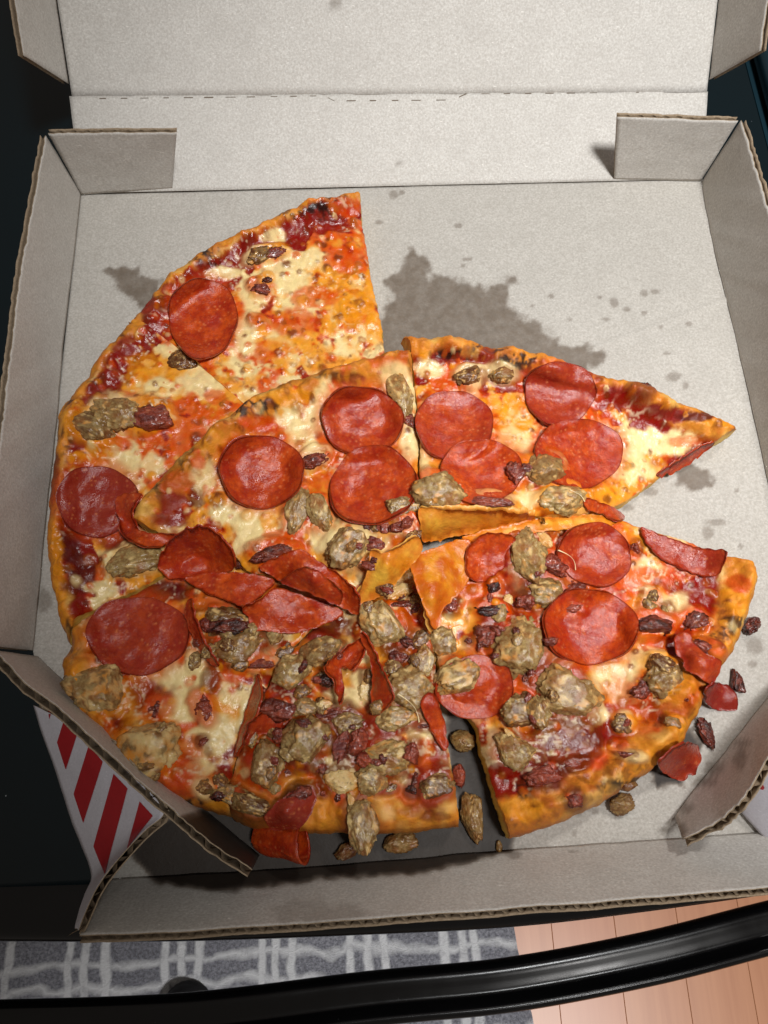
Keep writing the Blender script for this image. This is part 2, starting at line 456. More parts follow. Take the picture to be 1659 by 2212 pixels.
# rug
def rug_mesh():
    xs = np.linspace(-1.3, .172, 120); ys = np.linspace(-1.1, .1, 90)
    X, Y = np.meshgrid(xs, ys, indexing='ij')
    X = X + np.where(X > .15, (Y + .34) * -.12 + .004 * noise(Y * 25, 0 * Y), 0)
    Z = FZ + .007 + .001 * noise(X * 30, Y * 30)
    Z[-1, :] = FZ + .0005; Z[0, :] = FZ + .0005; Z[:, 0] = FZ + .0005; Z[:, -1] = FZ + .0005
    v = np.stack([X, Y, Z], -1).reshape(-1, 3); m = 90
    f = [(i * m + j, (i + 1) * m + j, (i + 1) * m + j + 1, i * m + j + 1) for i in range(119) for j in range(89)]
    return v, f
v, f = rug_mesh(); rug = new_obj('rug', v, f, M['rug'])
tag(rug, 'grey plaid rug with wavy white lines on the wooden floor', 'rug')

def sweep(path, prof, flip=False):
    """path (n,3) roughly along x; prof (m,2) = (towards the viewer, up)"""
    path = np.asarray(path, float); t = np.gradient(path, axis=0); t /= np.linalg.norm(t, axis=1)[:, None]
    side = np.cross(t, [0, 0, 1.0]); side /= np.linalg.norm(side, axis=1)[:, None]
    m = len(prof); v = []; f = []
    for p, s_ in zip(path, side):
        for a, b in prof: v.append(p + s_ * a + np.array([0, 0, b]))
    for i in range(len(path) - 1):
        for j in range(m):
            f.append((i * m + j, (i + 1) * m + j, (i + 1) * m + (j + 1) % m, i * m + (j + 1) % m))
    f.append(tuple(range(m))); f.append(tuple(range((len(path) - 1) * m, len(path) * m))[::-1])
    return np.array(v), f
def ring(rx, rz, n=20, pw_=2.0):
    a = np.arange(n) / n * 2 * math.pi
    return [(rx * np.sign(math.cos(t)) * abs(math.cos(t)) ** (2 / pw_), rz * np.sign(math.sin(t)) * abs(math.sin(t)) ** (2 / pw_)) for t in a]
stove = empty('stove', (0, 0, FZ), 'black glass-topped stove with a bowed front handle under the pizza box', 'stove')
# glass top with a rounded slab edge
v, f = box_mesh(-.42, .2275, -.1845, .55, -.02, -.0042, .002)
new_obj('cooktop', v, f, M['glass'], stove, smooth=False)
# front trim follows the bowed front of the hob
fr = np.array([P(-330, 2022, -.016), P(0, 2028, -.016), P(400, 2028, -.016), P(800, 2014, -.016), P(1100, 1998, -.016), P(1350, 1970, -.016), P(1659, 1926, -.016), P(1900, 1885, -.016)])
fr = catmull(fr, n=10); fr[:, 1] += .013
v, f = sweep(fr, [(a, b) for a, b in ring(.0135, .011, 28, 3.2)]); new_obj('front_trim', v, f, M['enamel'], stove)
# right-hand side rail beside the glass, with a groove between
pth = np.array([(.2455, y, -.006) for y in np.linspace(-.17, .55, 40)])
v, f = sweep(pth, ring(.0105, .008, 24, 2.6)); new_obj('side_rail', v, f, M['rail'], stove)
v, f = box_mesh(.228, .36, -.17, .55, -.03, -.013); new_obj('side_ledge', v, f, M['rail'], stove, smooth=False)
v, f = box_mesh(-.42, .30, -.17, .55, -.75, -.0205); new_obj('oven_body', v, f, M['enamel'], stove, smooth=False)
# oven handle: a broad bar with a raised outer ridge
hp = catmull(np.array([P(-300, 2226, -.05), P(0, 2222, -.05), P(400, 2206, -.05), P(800, 2158, -.05), P(1100, 2128, -.05), P(1400, 2072, -.05), P(1659, 2006, -.05), P(1850, 1960, -.05)]), n=10)
prof = [(-.0125, -.004), (-.0115, .0015), (-.008, .0035), (-.002, .0025), (.002, .0022), (.0045, .004), (.0075, .0068), (.0105, .0058), (.0122, .002), (.012, -.004), (.008, -.009), (0, -.011), (-.008, -.0095)]
pc = catmull(np.array(prof), True, 4)
v, f = sweep(hp, [(a * .86, b) for a, b in pc]); new_obj('oven_handle', v, f, M['enamel'], stove)
# shoe toe on the rug
def shoe():
    c = P(392, 2160, FZ + .05); n_ = 24; m_ = 14; v = []; f = []
    for j in range(m_):
        t = j / (m_ - 1)
        for i in range(n_):
            a = 2 * math.pi * i / n_
            x = math.cos(a) * .034; y = math.sin(a) * (.034 if math.sin(a) > 0 else .2)
            s_ = 1.05 if t < .18 else (1.0 * math.sqrt(max(0, 1 - ((t - .18) / .82) ** 2.2)))
            v.append((c[0] + x * s_, c[1] - .02 + y * s_, FZ + .008 + t * .055))
    for j in range(m_ - 1):
        for i in range(n_): f.append((j * n_ + i, j * n_ + (i + 1) % n_, (j + 1) * n_ + (i + 1) % n_, (j + 1) * n_ + i))
    f.append(tuple(range(n_))[::-1])
    return v, f
v, f = shoe(); tag(new_obj('shoe', v, f, M['shoe']), 'dark rounded shoe toe on the grey rug behind the stove handle', 'shoe')

# ------------------------------------------------------------------ grease marks and shade painted into the board
def sd_poly(uv, poly):
    poly = np.asarray(poly, float); d = dist_poly(uv, poly, np.roll(poly, -1, 0))
    return np.where(inside(poly, uv), -d, d)
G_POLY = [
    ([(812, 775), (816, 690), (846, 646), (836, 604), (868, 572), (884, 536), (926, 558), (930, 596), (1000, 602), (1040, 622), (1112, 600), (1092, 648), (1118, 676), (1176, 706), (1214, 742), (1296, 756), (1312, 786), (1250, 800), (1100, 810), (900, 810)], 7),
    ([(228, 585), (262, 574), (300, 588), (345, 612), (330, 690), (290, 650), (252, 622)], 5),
    ([(250, 1800), (480, 1740), (990, 1760), (965, 1600), (965, 1530), (1035, 1540), (1060, 1680), (1112, 1800), (1104, 1838), (1010, 1862), (900, 1888), (700, 1898), (480, 1925), (330, 1905)], 7),  # oil-soaked patch with the shade before the front slice painted in
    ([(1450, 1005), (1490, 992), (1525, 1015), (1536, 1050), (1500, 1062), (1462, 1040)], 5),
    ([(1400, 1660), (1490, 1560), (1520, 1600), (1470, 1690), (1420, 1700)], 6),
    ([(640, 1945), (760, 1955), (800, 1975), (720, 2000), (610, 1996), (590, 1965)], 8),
    ([(1070, 1600), (1500, 1480), (1560, 1330), (1500, 1560), (1300, 1735), (1110, 1800)], 6),  # shade of the torn flap, painted in like a stain
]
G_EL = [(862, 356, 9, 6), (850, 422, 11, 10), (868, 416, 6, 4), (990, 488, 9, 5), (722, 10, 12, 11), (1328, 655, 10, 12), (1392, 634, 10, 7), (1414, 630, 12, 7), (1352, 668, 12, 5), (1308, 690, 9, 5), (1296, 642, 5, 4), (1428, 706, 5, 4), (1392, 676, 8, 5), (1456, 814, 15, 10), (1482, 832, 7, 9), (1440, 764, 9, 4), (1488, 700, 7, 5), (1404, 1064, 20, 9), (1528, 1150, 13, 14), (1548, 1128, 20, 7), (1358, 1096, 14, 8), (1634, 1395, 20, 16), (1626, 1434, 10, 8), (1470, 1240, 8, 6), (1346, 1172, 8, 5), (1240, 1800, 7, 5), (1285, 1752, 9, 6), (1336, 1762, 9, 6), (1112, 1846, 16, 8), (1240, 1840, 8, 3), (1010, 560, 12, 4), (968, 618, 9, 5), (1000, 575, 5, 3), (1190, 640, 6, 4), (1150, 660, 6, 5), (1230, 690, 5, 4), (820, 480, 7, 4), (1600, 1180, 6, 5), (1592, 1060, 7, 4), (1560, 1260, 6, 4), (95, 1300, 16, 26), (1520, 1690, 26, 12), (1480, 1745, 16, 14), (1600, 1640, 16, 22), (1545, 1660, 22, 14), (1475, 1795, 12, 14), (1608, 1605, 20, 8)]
def grease_and_shade(X, strength=1.0):
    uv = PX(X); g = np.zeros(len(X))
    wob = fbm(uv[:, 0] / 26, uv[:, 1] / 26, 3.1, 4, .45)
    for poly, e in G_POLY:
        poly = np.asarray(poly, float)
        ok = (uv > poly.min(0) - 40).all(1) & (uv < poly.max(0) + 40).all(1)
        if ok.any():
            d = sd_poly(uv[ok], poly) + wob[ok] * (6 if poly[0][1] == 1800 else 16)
            g[ok] = np.maximum(g[ok], sstep(e * 1.2, -e * 1.2, d) * (2.0 if poly[0][1] == 1800 or poly[0][0] == 1400 else .3 if poly[0][1] == 1945 else 1.0))  # doubled where painted shade adds to the soaking
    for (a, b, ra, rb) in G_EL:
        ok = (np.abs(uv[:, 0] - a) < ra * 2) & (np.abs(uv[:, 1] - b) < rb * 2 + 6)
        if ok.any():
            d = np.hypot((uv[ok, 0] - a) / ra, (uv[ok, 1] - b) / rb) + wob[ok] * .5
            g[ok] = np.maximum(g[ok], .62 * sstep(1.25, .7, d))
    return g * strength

# ------------------------------------------------------------------ the cardboard box
box = empty('pizza_box', (0, 0, -.004), 'open grey-brown cardboard pizza box with torn front corners lying on the black stove', 'pizza box')
def panel(name, base, top, toward=(0, 0, .12), t=.003, flute='wave', ragged=.0006, nv=24, step=.0022, seed=0, spline=True, fl_depth=.006, label=None, period=.0062, warp=.0004, out='board_out'):
    """a corrugated panel ruled between the polylines base and top (points in metres)"""
    base = np.asarray(base, float); top = np.asarray(top, float)
    if spline and len(base) > 2: base, top = catmull(base, n=8), catmull(top, n=8)
    L = np.r_[0, np.cumsum(np.linalg.norm(np.diff((base + top) / 2, axis=0), axis=1))]
    n = max(6, int(L[-1] / step)); s = np.linspace(0, L[-1], n + 1)
    b = np.stack([np.interp(s, L, base[:, k]) for k in range(3)], 1); tp = np.stack([np.interp(s, L, top[:, k]) for k in range(3)], 1)
    nu = n + 1; vv = np.linspace(0, 1, nv + 1)
    rag = ragged * (fbm(s * 260, 0 * s + seed, 0, 3, .7) + .8 * np.maximum(0, noise(s * 90, 0 * s, seed)))
    rag2 = ragged * (fbm(s * 240, 0 * s + seed + 9, 4, 3, .7) + .8 * np.maximum(0, noise(s * 80, 0 * s, seed + 5)))
    hgt = np.linalg.norm(tp - b, axis=1)
    def grid(r):
        k = 1 + r / hgt
        return b[:, None, :] + (tp - b)[:, None, :] * (vv[None, :, None] * (1 + (k - 1)[:, None, None] * sstep(.7, 1, vv)[None, :, None]))
    S = grid(rag); S2 = grid(rag2)
    du = np.gradient(S, axis=0); dv = np.gradient(S, axis=1); nn = np.cross(du, dv); nn /= np.linalg.norm(nn, axis=2)[..., None] + 1e-12
    mid = S[nu // 2, nv // 2]
    if ((np.array(toward) - mid) @ nn[nu // 2, nv // 2]) < 0: nn = -nn
    S = S + nn * (warp * fbm(S[..., 0] * 45, S[..., 1] * 45 + S[..., 2] * 45, seed, 3))[..., None]
    V = []; F = []; MI = []
    def slab(A, th, mi):
        o = len(V) and sum(len(q) for q in V); o = sum(len(q) for q in V)
        B = A - nn * th
        V.append(A.reshape(-1, 3)); V.append(B.reshape(-1, 3)); m = nv + 1; K = nu * m
        for i in range(nu - 1):
            for j in range(nv):
                q = [o + i * m + j, o + (i + 1) * m + j, o + (i + 1) * m + j + 1, o + i * m + j + 1]
                F.append(tuple(q)); MI.append(mi[0]); F.append(tuple(x + K for x in q[::-1])); MI.append(mi[1])
        edge = [(i * m, (i + 1) * m) for i in range(nu - 1)] + [((i + 1) * m + nv, i * m + nv) for i in range(nu - 1)]
        edge += [(j + 1, j) for j in range(nv)] + [((nu - 1) * m + j, (nu - 1) * m + j + 1) for j in range(nv)]
        for x, y in edge: F.append((o + x, o + x + K, o + y + K, o + y)); MI.append(2)
    slab(S, .00045, (0, 2)); 
    S2 = S2 + (S - grid(rag)) - nn * (t - .0004); slab(S2, .0004, (2, 1))
    o = sum(len(q) for q in V); dep = 5
    if flute == 'wave':          # flutes run up the panel: their ends show as a wave along the top edge
        fine = np.linspace(0, L[-1], max(8, int(L[-1] / period * 10)))
        idx = np.interp(fine, s, np.arange(nu))
        i0 = np.clip(idx.astype(int), 0, nu - 2); fr_ = (idx - i0)[:, None]
        Tp = S[i0, nv] * (1 - fr_) + S[i0 + 1, nv] * fr_; Bs = S[i0, 0] * (1 - fr_) + S[i0 + 1, 0] * fr_; Nn = nn[i0, nv]
        dirn = (Tp - Bs) / np.linalg.norm(Tp - Bs, axis=1)[:, None]
        ph = fine / period * 2 * math.pi + .8 * noise(fine * 60, 0 * fine, seed)
        wv = np.tanh(1.3 * np.sin(ph)) / math.tanh(1.3)
        mid_t = -(t / 2) + wv * (t / 2 - .0006)
        for k in range(dep):
            V.append(Tp - dirn * (.0004 + .0003 * noise(fine * 300, 0 * fine)[:, None] + fl_depth * k / (dep - 1)) + Nn * mid_t[:, None])
        m = len(fine)
        for k in range(dep - 1):
            for i in range(m - 1): F.append((o + k * m + i, o + k * m + i + 1, o + (k + 1) * m + i + 1, o + (k + 1) * m + i)); MI.append(2)
    else:                        # flutes run along the edge: a torn strip of fluting sits in the gap
        wv = .45 * fbm(s * 60, 0 * s, seed + 3, 3)
        dirn = (tp - b) / hgt[:, None]
        for k in range(dep):
            V.append(S[:, nv] - dirn * (.0012 + .001 * np.abs(noise(s * 200, 0 * s, seed))[:, None] + fl_depth * k / (dep - 1)) + nn[:, nv] * (-(t / 2) * (1 + np.clip(wv, -.6, .6)))[:, None])
        for k in range(dep - 1):
            for i in range(nu - 1): F.append((o + k * nu + i, o + k * nu + i + 1, o + (k + 1) * nu + i + 1, o + (k + 1) * nu + i)); MI.append(2)
    X = np.vstack(V)
    ob = new_obj(name, X, F, [M['board'], M[out], M['flute']], box, attrs={'grease_and_shade': grease_and_shade(X)}, mat_idx=MI)
    if label: ob['label'] = label
    return ob
# floor of the tray
def floor_panel():
    nx, ny = 340, 340
    xs = np.linspace(-.1812, .1805, nx); ys = np.linspace(-.1832, .1772, ny); X, Y = np.meshgrid(xs, ys, indexing='ij')
    Z = .0003 * fbm(X * 22, Y * 22, 1, 3) - .0004
    # a pressed fold runs up to the right-hand side
    a, b = P(1235, 770, 0)[:2], P(1560, 650, 0)[:2]; d = (b - a) / np.linalg.norm(b - a)
    q = (X - a[0]) * -d[1] + (Y - a[1]) * d[0]; al = (X - a[0]) * d[0] + (Y - a[1]) * d[1]
    Z += .0006 * np.exp(-(q / .0016) ** 2) * sstep(-.01, .02, al)
    v = np.stack([X, Y, Z], -1).reshape(-1, 3)
    # the torn front-left corner of the floor is gone: pull it back to the foot of the striped tab
    cl = np.array([P(*q)[:2] for q in ((70, 1400, 0), (88, 1520, 0), (130, 1640, 0), (175, 1775, 0), (216, 1886, 0), (240, 1915, 0))])
    lim = np.interp(-v[:, 1], -cl[:, 1], cl[:, 0], left=-9)
    v[:, 0] = np.where(v[:, 0] < lim, lim + (v[:, 0] - lim) * 1e-3, v[:, 0])
    f = [(i * ny + j, (i + 1) * ny + j, (i + 1) * ny + j + 1, i * ny + j + 1) for i in range(nx - 1) for j in range(ny - 1)]
    n0 = len(v)
    rim = [i * ny for i in range(nx)] + [(nx - 1) * ny + j for j in range(1, ny)] + [i * ny + ny - 1 for i in range(nx - 2, -1, -1)] + [j for j in range(ny - 2, 0, -1)]
    low = v[rim].copy(); low[:, 2] = -.0034
    V2 = np.vstack([v, low]); m = len(rim)
    for i in range(m): f.append((rim[i], n0 + i, n0 + (i + 1) % m, rim[(i + 1) % m]))
    f.append(tuple(range(n0, n0 + m))[::-1])
    mi = [0] * ((nx - 1) * (ny - 1)) + [2] * m + [1]
    g = np.r_[grease_and_shade(v), np.zeros(m)]
    new_obj('floor_panel', V2, f, [M['board_floor'], M['board_out'], M['flute']], box, attrs={'grease_and_shade': g}, mat_idx=mi)
floor_panel()
YB = .1775; CZ = .0258           # back hinge, lid hinge
def CYx(x): return .2193 - .0034 * x / .18
panel('back_wall', [(-.1805, YB, .0003), (.1795, YB - .0005, .0003)], [(-.1825, CYx(-.18), CZ), (.1795, CYx(.18), CZ)], toward=(0, 0, .3), flute='flat', ragged=.0001, nv=20, seed=2)
def lid_pt(x, s, h=0.0, o=0.0): return np.array([x + o, CYx(x) + .745 * s - .667 * h, CZ + .667 * s + .745 * h])
panel('lid_panel', [lid_pt(-.181, -.0004), lid_pt(.179, -.0004)], [lid_pt(-.181, .355), lid_pt(.179, .355)], toward=(0, -.3, .5), flute='flat', ragged=.0003, nv=80, seed=3)
for sx, x in ((-1, -.1815), (1, .1795)):
    bb = [lid_pt(x, s_) for s_ in (.006, .03, .12, .34)]
    tt = [lid_pt(x, s_, .046, sx * .006) for s_ in (.0135, .031, .12, .345)]
    panel('lid_flap', bb, tt, toward=(0, 0, .3), flute='flat', ragged=.0005, seed=5 + sx, spline=False)
# left wall with its crushed lip; it stops where the front part was torn inwards
lw_t = [P(*q) for q in ((99, 292, .045), (63, 494, .0455), (42, 605, .0455), (26, 742, .0455), (8, 890, .0455), (-14, 1080, .0455), (-26, 1250, .045), (-20, 1395, .045))]
lw_b = [P(*q) for q in ((176, 418, .0002), (160, 560, .0002), (148, 650, .0002), (135, 770, .0002), (124, 905, .0002), (104, 1090, .0002), (88, 1250, .0002), (72, 1405, .0002))]
panel('left_wall', lw_b, lw_t, flute='flat', ragged=.0009, seed=11)
rw_t = [P(*q) for q in ((1600, 260, .045), (1628, 345, .045), (1660, 455, .045), (1740, 760, .045), (1830, 1120, .045), (1880, 1340, .045))]
rw_b = [P(*q) for q in ((1516, 392, .0002), (1527, 460, .0002), (1548, 560, .0002), (1604, 790, .0002), (1668, 1080, .0002), (1712, 1270, .0002))]
panel('right_wall', rw_b, rw_t, flute='flat', ragged=.0009, seed=12)
# corner tabs at the back, folded in from the side walls
panel('corner_tab', [P(176, 421, .0004), P(372, 408, .0004)], [P(104, 288, .0445), P(382, 286, .0425)], toward=(0, -.2, .1), flute='wave', ragged=.0004, seed=13)
panel('corner_tab', [P(1326, 388, .0004), P(1514, 391, .0004)], [P(1333, 252, .044), P(1594, 262, .0445)], toward=(0, -.2, .1), flute='wave', ragged=.0004, seed=14)
# front wall, leaning out over the edge of the stove
fw_b = [P(*q) for q in ((236, 1898, .0002), (480, 1884, .0002), (800, 1862, .0002), (1090, 1836, .0002), (1380, 1816, .0002), (1660, 1796, .0002), (1835, 1784, .0002))]
fw_t = [P(*q) for q in ((172, 2020, .040), (420, 2010, .040), (740, 1988, .040), (1050, 1966, .040), (1360, 1942, .040), (1680, 1916, .040), (1890, 1900, .040))]
panel('front_wall', fw_b, fw_t, toward=(0, 0, .15), flute='wave', ragged=.0002, seed=15, period=.0056)
# torn front end of the left wall, folded across the corner
tl_t = [P(*q) for q in ((-14, 1404, .045), (60, 1478, .045), (140, 1538, .044), (250, 1640, .043), (365, 1742, .041), (460, 1822, .038), (546, 1876, .032))]
tl_b = [P(*q) for q in ((82, 1418, .0002), (150, 1480, .0002), (222, 1540, .0002), (318, 1632, .0002), (420, 1726, .0002), (500, 1796, .0002), (560, 1848, .0022))]
panel('torn_flap', tl_b, tl_t, toward=(0, 0, .1), flute='wave', ragged=.0016, seed=16, t=.0034, period=.0075)
# torn front end of the right wall
tr_b = [P(*q) for q in ((1712, 1432, .0004), (1659, 1504, .0004), (1606, 1570, .0004), (1562, 1628, .0004), (1502, 1702, .0006), (1458, 1764, .002))]
tr_t = [P(*q) for q in ((1720, 1552, .042), (1660, 1634, .041), (1618, 1706, .039), (1580, 1752, .035), (1540, 1780, .029), (1474, 1812, .021))]
panel('torn_flap', tr_b, tr_t, toward=(0, .05, .1), flute='wave', ragged=.0018, seed=17, t=.0032, period=.0085)
# tab of the front wall: its striped outer face looks up
def striped_tab():
    q0 = [P(*q) for q in ((84, 1520, -.002), (125, 1640, -.002), (170, 1775, -.002), (212, 1884, -.001), (196, 1942, .012), (172, 2018, .037))]
    q1 = [P(*q) for q in ((250, 1600, .026), (292, 1652, .03), (366, 1752, .034), (318, 1812, .036), (236, 1906, .038), (184, 2012, .0385))]
    return q0, q1
q0, q1 = striped_tab()
st = panel('striped_tab', q0, q1, toward=(-.15, -.3, -.3), flute='wave', ragged=.0006, seed=18, t=.003, label='white corner tab printed with slanting red stripes', period=.006)
st.data.materials[0], st.data.materials[1] = M['board'], M['board_out']

from mathutils.bvhtree import BVHTree
def ray_on(bvh, u, v, off):
    d = RM @ np.array([(u - 829.5) / FPX, (1106 - v) / FPX, -1.0]); d /= np.linalg.norm(d)
    h = bvh.ray_cast(Vector(CAM), Vector(d))
    if h[0] is None: return None
    n_ = np.array(h[1]); n_ = n_ if n_ @ d < 0 else -n_
    return np.array(h[0]) + n_ * off
def bvh_of(*obs):
    V = []; F = []
    for o in obs:
        k = len(V); V += [tuple(x.co) for x in o.data.vertices]; F += [tuple(i + k for i in p.vertices) for p in o.data.polygons]
    return BVHTree.FromPolygons(V, F)
sr = panel('striped_tab', [P(1606, 1742, .002), P(1700, 1850, .002)], [P(1640, 1640, .032), P(1790, 1700, .032)], toward=(.15, -.3, -.3), flute='wave', seed=19, label='white corner tab with a red print at the right edge', spline=False)
tr_ = bvh_of(sr)
q = resample(np.array([(1632, 1700), (1646, 1690), (1652, 1702), (1648, 1706)], float), 3, True); pts, tri, _ = fill(q, 5)
w3 = [ray_on(tr_, a, b, .0002) for a, b in pts]
if all(x is not None for x in w3): new_obj('printed_stripe', w3, tri, M['red_print'], sr)
tb = bvh_of(st)
for poly in ([(345, 478), (420, 548), (360, 735), (312, 585)], [(485, 600), (562, 690), (455, 1025), (402, 865)], [(620, 755), (697, 835), (572, 1305), (510, 1150)], [(762, 905), (835, 985), (692, 1165)], [(262, 400), (282, 420), (270, 460)]):
    q = np.array([(.3968 * a, 1371.5 + .3968 * b) for a, b in poly]); q = resample(q, 4, True)
    pts, tri, _ = fill(q, 7)
    w3 = [ray_on(tb, a, b, .0002) for a, b in pts]
    ok = [x is not None for x in w3]; zz = [x if x is not None else np.zeros(3) for x in w3]
    tri = [t for t in tri if all(ok[i] for i in t)]
    if tri: new_obj('printed_stripe', zz, tri, M['red_print'], st)
# perforated creases: short slits along the two hinge folds
def slits(name, line, host, ln=22, gap=24, wd=2.2, seed=0):
    line = resample(np.array(line, float), 2.0); b = bvh_of(host); rs = random.Random(seed); V = []; F = []; i = 0
    while i < len(line) - 14:
        k = int((ln + rs.uniform(-5, 5)) / 2)
        seg = line[i:i + k]; i += k + int((gap + rs.uniform(-5, 5)) / 2); w_ = wd * rs.uniform(.5, 1.1)
        row = [(ray_on(b, u, v - w_ / 2, .00015), ray_on(b, u, v + w_ / 2, .00015)) for u, v in seg]
        row = [r for r in row if r[0] is not None and r[1] is not None]
        if len(row) < 3: continue
        o = len(V)
        for a, c in row: V += [a, c]
        F += [(o + 2 * j, o + 2 * j + 1, o + 2 * j + 3, o + 2 * j + 2) for j in range(len(row) - 1)]
    if F: tag(new_obj(name, V, F, M['slit'], host), kind='stuff')
bw = [o for o in bpy.data.objects if o.name == 'back_wall'][0]
slits('perforation', [(215, 213), (500, 210), (700, 207), (722, 218), (978, 216), (1006, 203), (1250, 201), (1500, 198)], bw, 20, 28, 2.4, 1)
fp = [o for o in bpy.data.objects if o.name == 'floor_panel'][0]

# ------------------------------------------------------------------ pizza slices
CREAM, GOLD, ORANGE, SAUCE, CHAR, DOUGH, BROWN, DSIDE, OIL = (lin(242, 218, 164), lin(236, 158, 30), lin(216, 86, 4), lin(150, 26, 8), lin(36, 18, 12),
                                                         lin(230, 156, 48), lin(126, 54, 12), lin(240, 196, 92), lin(204, 96, 6))
TYPES = {'cream': CREAM, 'gold': GOLD, 'orange': ORANGE, 'sauce': SAUCE, 'char': CHAR, 'dough': DOUGH, 'brown': BROWN, 'oil': OIL, 'deep': lin(108, 18, 10)}
SL = {}
PEP = [ # slice, u, v, ru, rv, cup, tint, lean
    ('S1', 438, 686, 77, 83, .20, .12, (0, 0)), ('S2', 209, 1082, 85, 80, .12, .75, (.05, .1)), ('S3', 297, 1372, 107, 88, .06, .35, (0, .05)),
    ('B', 782, 908, 85, 76, .2, .0, (0, 0)), ('B', 565, 1018, 87, 82, .26, .1, (0, 0)), ('B', 806, 1047, 94, 84, .2, .0, (0, 0)),
    ('C', 981, 918, 81, 79, .14, .05, (0, 0)), ('C', 1040, 1018, 84, 74, .1, .0, (0, 0)), ('C', 1210, 848, 80, 66, .2, .5, (0, .1)), ('C', 1252, 978, 91, 78, .12, .0, (0, 0)),
    ('D', 1286, 1198, 80, 68, .2, .05, (0, .1)), ('D', 1276, 1353, 98, 84, .24, .0, (0, 0)), ('D', 1026, 1484, 82, 72, .12, .0, (0, 0))]
SAU = [('S2', 252, 893, 46, 31, 10, .1, .2), ('S2', 193, 926, 46, 30, 25, .35, 0), ('S2', 292, 1211, 52, 28, -15, .0, .2), ('S1', 400, 782, 30, 19, 5, .75, 0), ('S1', 562, 552, 27, 14, -20, .7, 0),
    ('S3', 213, 1486, 62, 48, 20, .0, .45), ('S3', 318, 1618, 58, 62, 30, .15, .75), ('S3', 385, 1665, 40, 30, 30, .2, .8),
    ('B', 645, 1106, 25, 50, 8, .1, .1), ('B', 690, 1105, 23, 42, -8, .0, .15), ('B', 752, 1180, 40, 48, 35, .2, 0), ('B', 862, 846, 24, 48, -20, .0, .2), ('C', 1082, 808, 25, 17, 10, .4, 0), ('C', 1012, 813, 28, 18, 0, .8, 0),
    ('C', 945, 1063, 52, 34, 22, .1, 0), ('C', 870, 1098, 30, 22, 0, .3, 0), ('C', 1174, 1020, 37, 36, 0, .15, .1), ('C', 1213, 1081, 46, 30, 0, .0, .3),
    ('D', 1137, 1204, 40, 50, -10, .0, 0), ('D', 1182, 1280, 40, 28, 0, .3, .3), ('D', 1122, 1398, 50, 58, 20, .0, .1), ('D', 1158, 1466, 36, 30, 20, .4, 0), ('D', 1124, 1538, 38, 36, 0, .5, 0), ('D', 1222, 1506, 58, 48, 35, .0, .05), ('D', 1160, 1540, 26, 30, 0, .2, .1),
    ('D', 1220, 1598, 68, 36, -5, .1, .1), ('D', 1112, 1626, 44, 35, 25, .1, .15), ('D', 1438, 1470, 42, 36, 10, .3, 0), ('D', 1428, 1436, 34, 20, 20, .8, 0),
    ('S4', 826, 1350, 38, 44, -20, .05, .3), ('S4', 955, 1388, 34, 32, 0, .2, .2), ('S4', 885, 1490, 46, 42, 20, .1, .1), ('S4', 918, 1430, 24, 36, 15, .0, .3), ('D', 996, 1462, 52, 36, -15, .15, .5),
    ('S3', 514, 1402, 50, 32, -20, .15, .0), ('S4', 630, 1456, 34, 36, 10, .0, .15), ('S4', 692, 1408, 40, 32, 0, .35, .05), ('S4', 616, 1412, 26, 22, 0, .7, 0), ('S3', 484, 1346, 48, 30, 10, .75, 0), ('S3', 455, 1296, 36, 20, 10, .1, .3),
    ('S4', 665, 1600, 48, 48, 0, .15, .05), ('S4', 832, 1634, 46, 34, 0, .0, .4), ('S4', 802, 1686, 32, 30, 0, .05, .1), ('S4', 852, 1550, 44, 26, -5, .05, .3), ('S4', 572, 1655, 36, 48, 10, .2, .05), ('S4', 656, 1528, 28, 22, 0, .15, .2), ('S4', 748, 1560, 34, 22, 0, .4, .2),
    ('S4', 942, 1698, 34, 30, 0, .55, 0), ('S4', 778, 1778, 34, 58, -8, .1, .3), ('S4', 735, 1690, 34, 26, 0, .1, .9), ('S4', 500, 1720, 40, 22, 10, .1, .4), ('S4', 540, 1742, 40, 24, 20, .55, 0)]
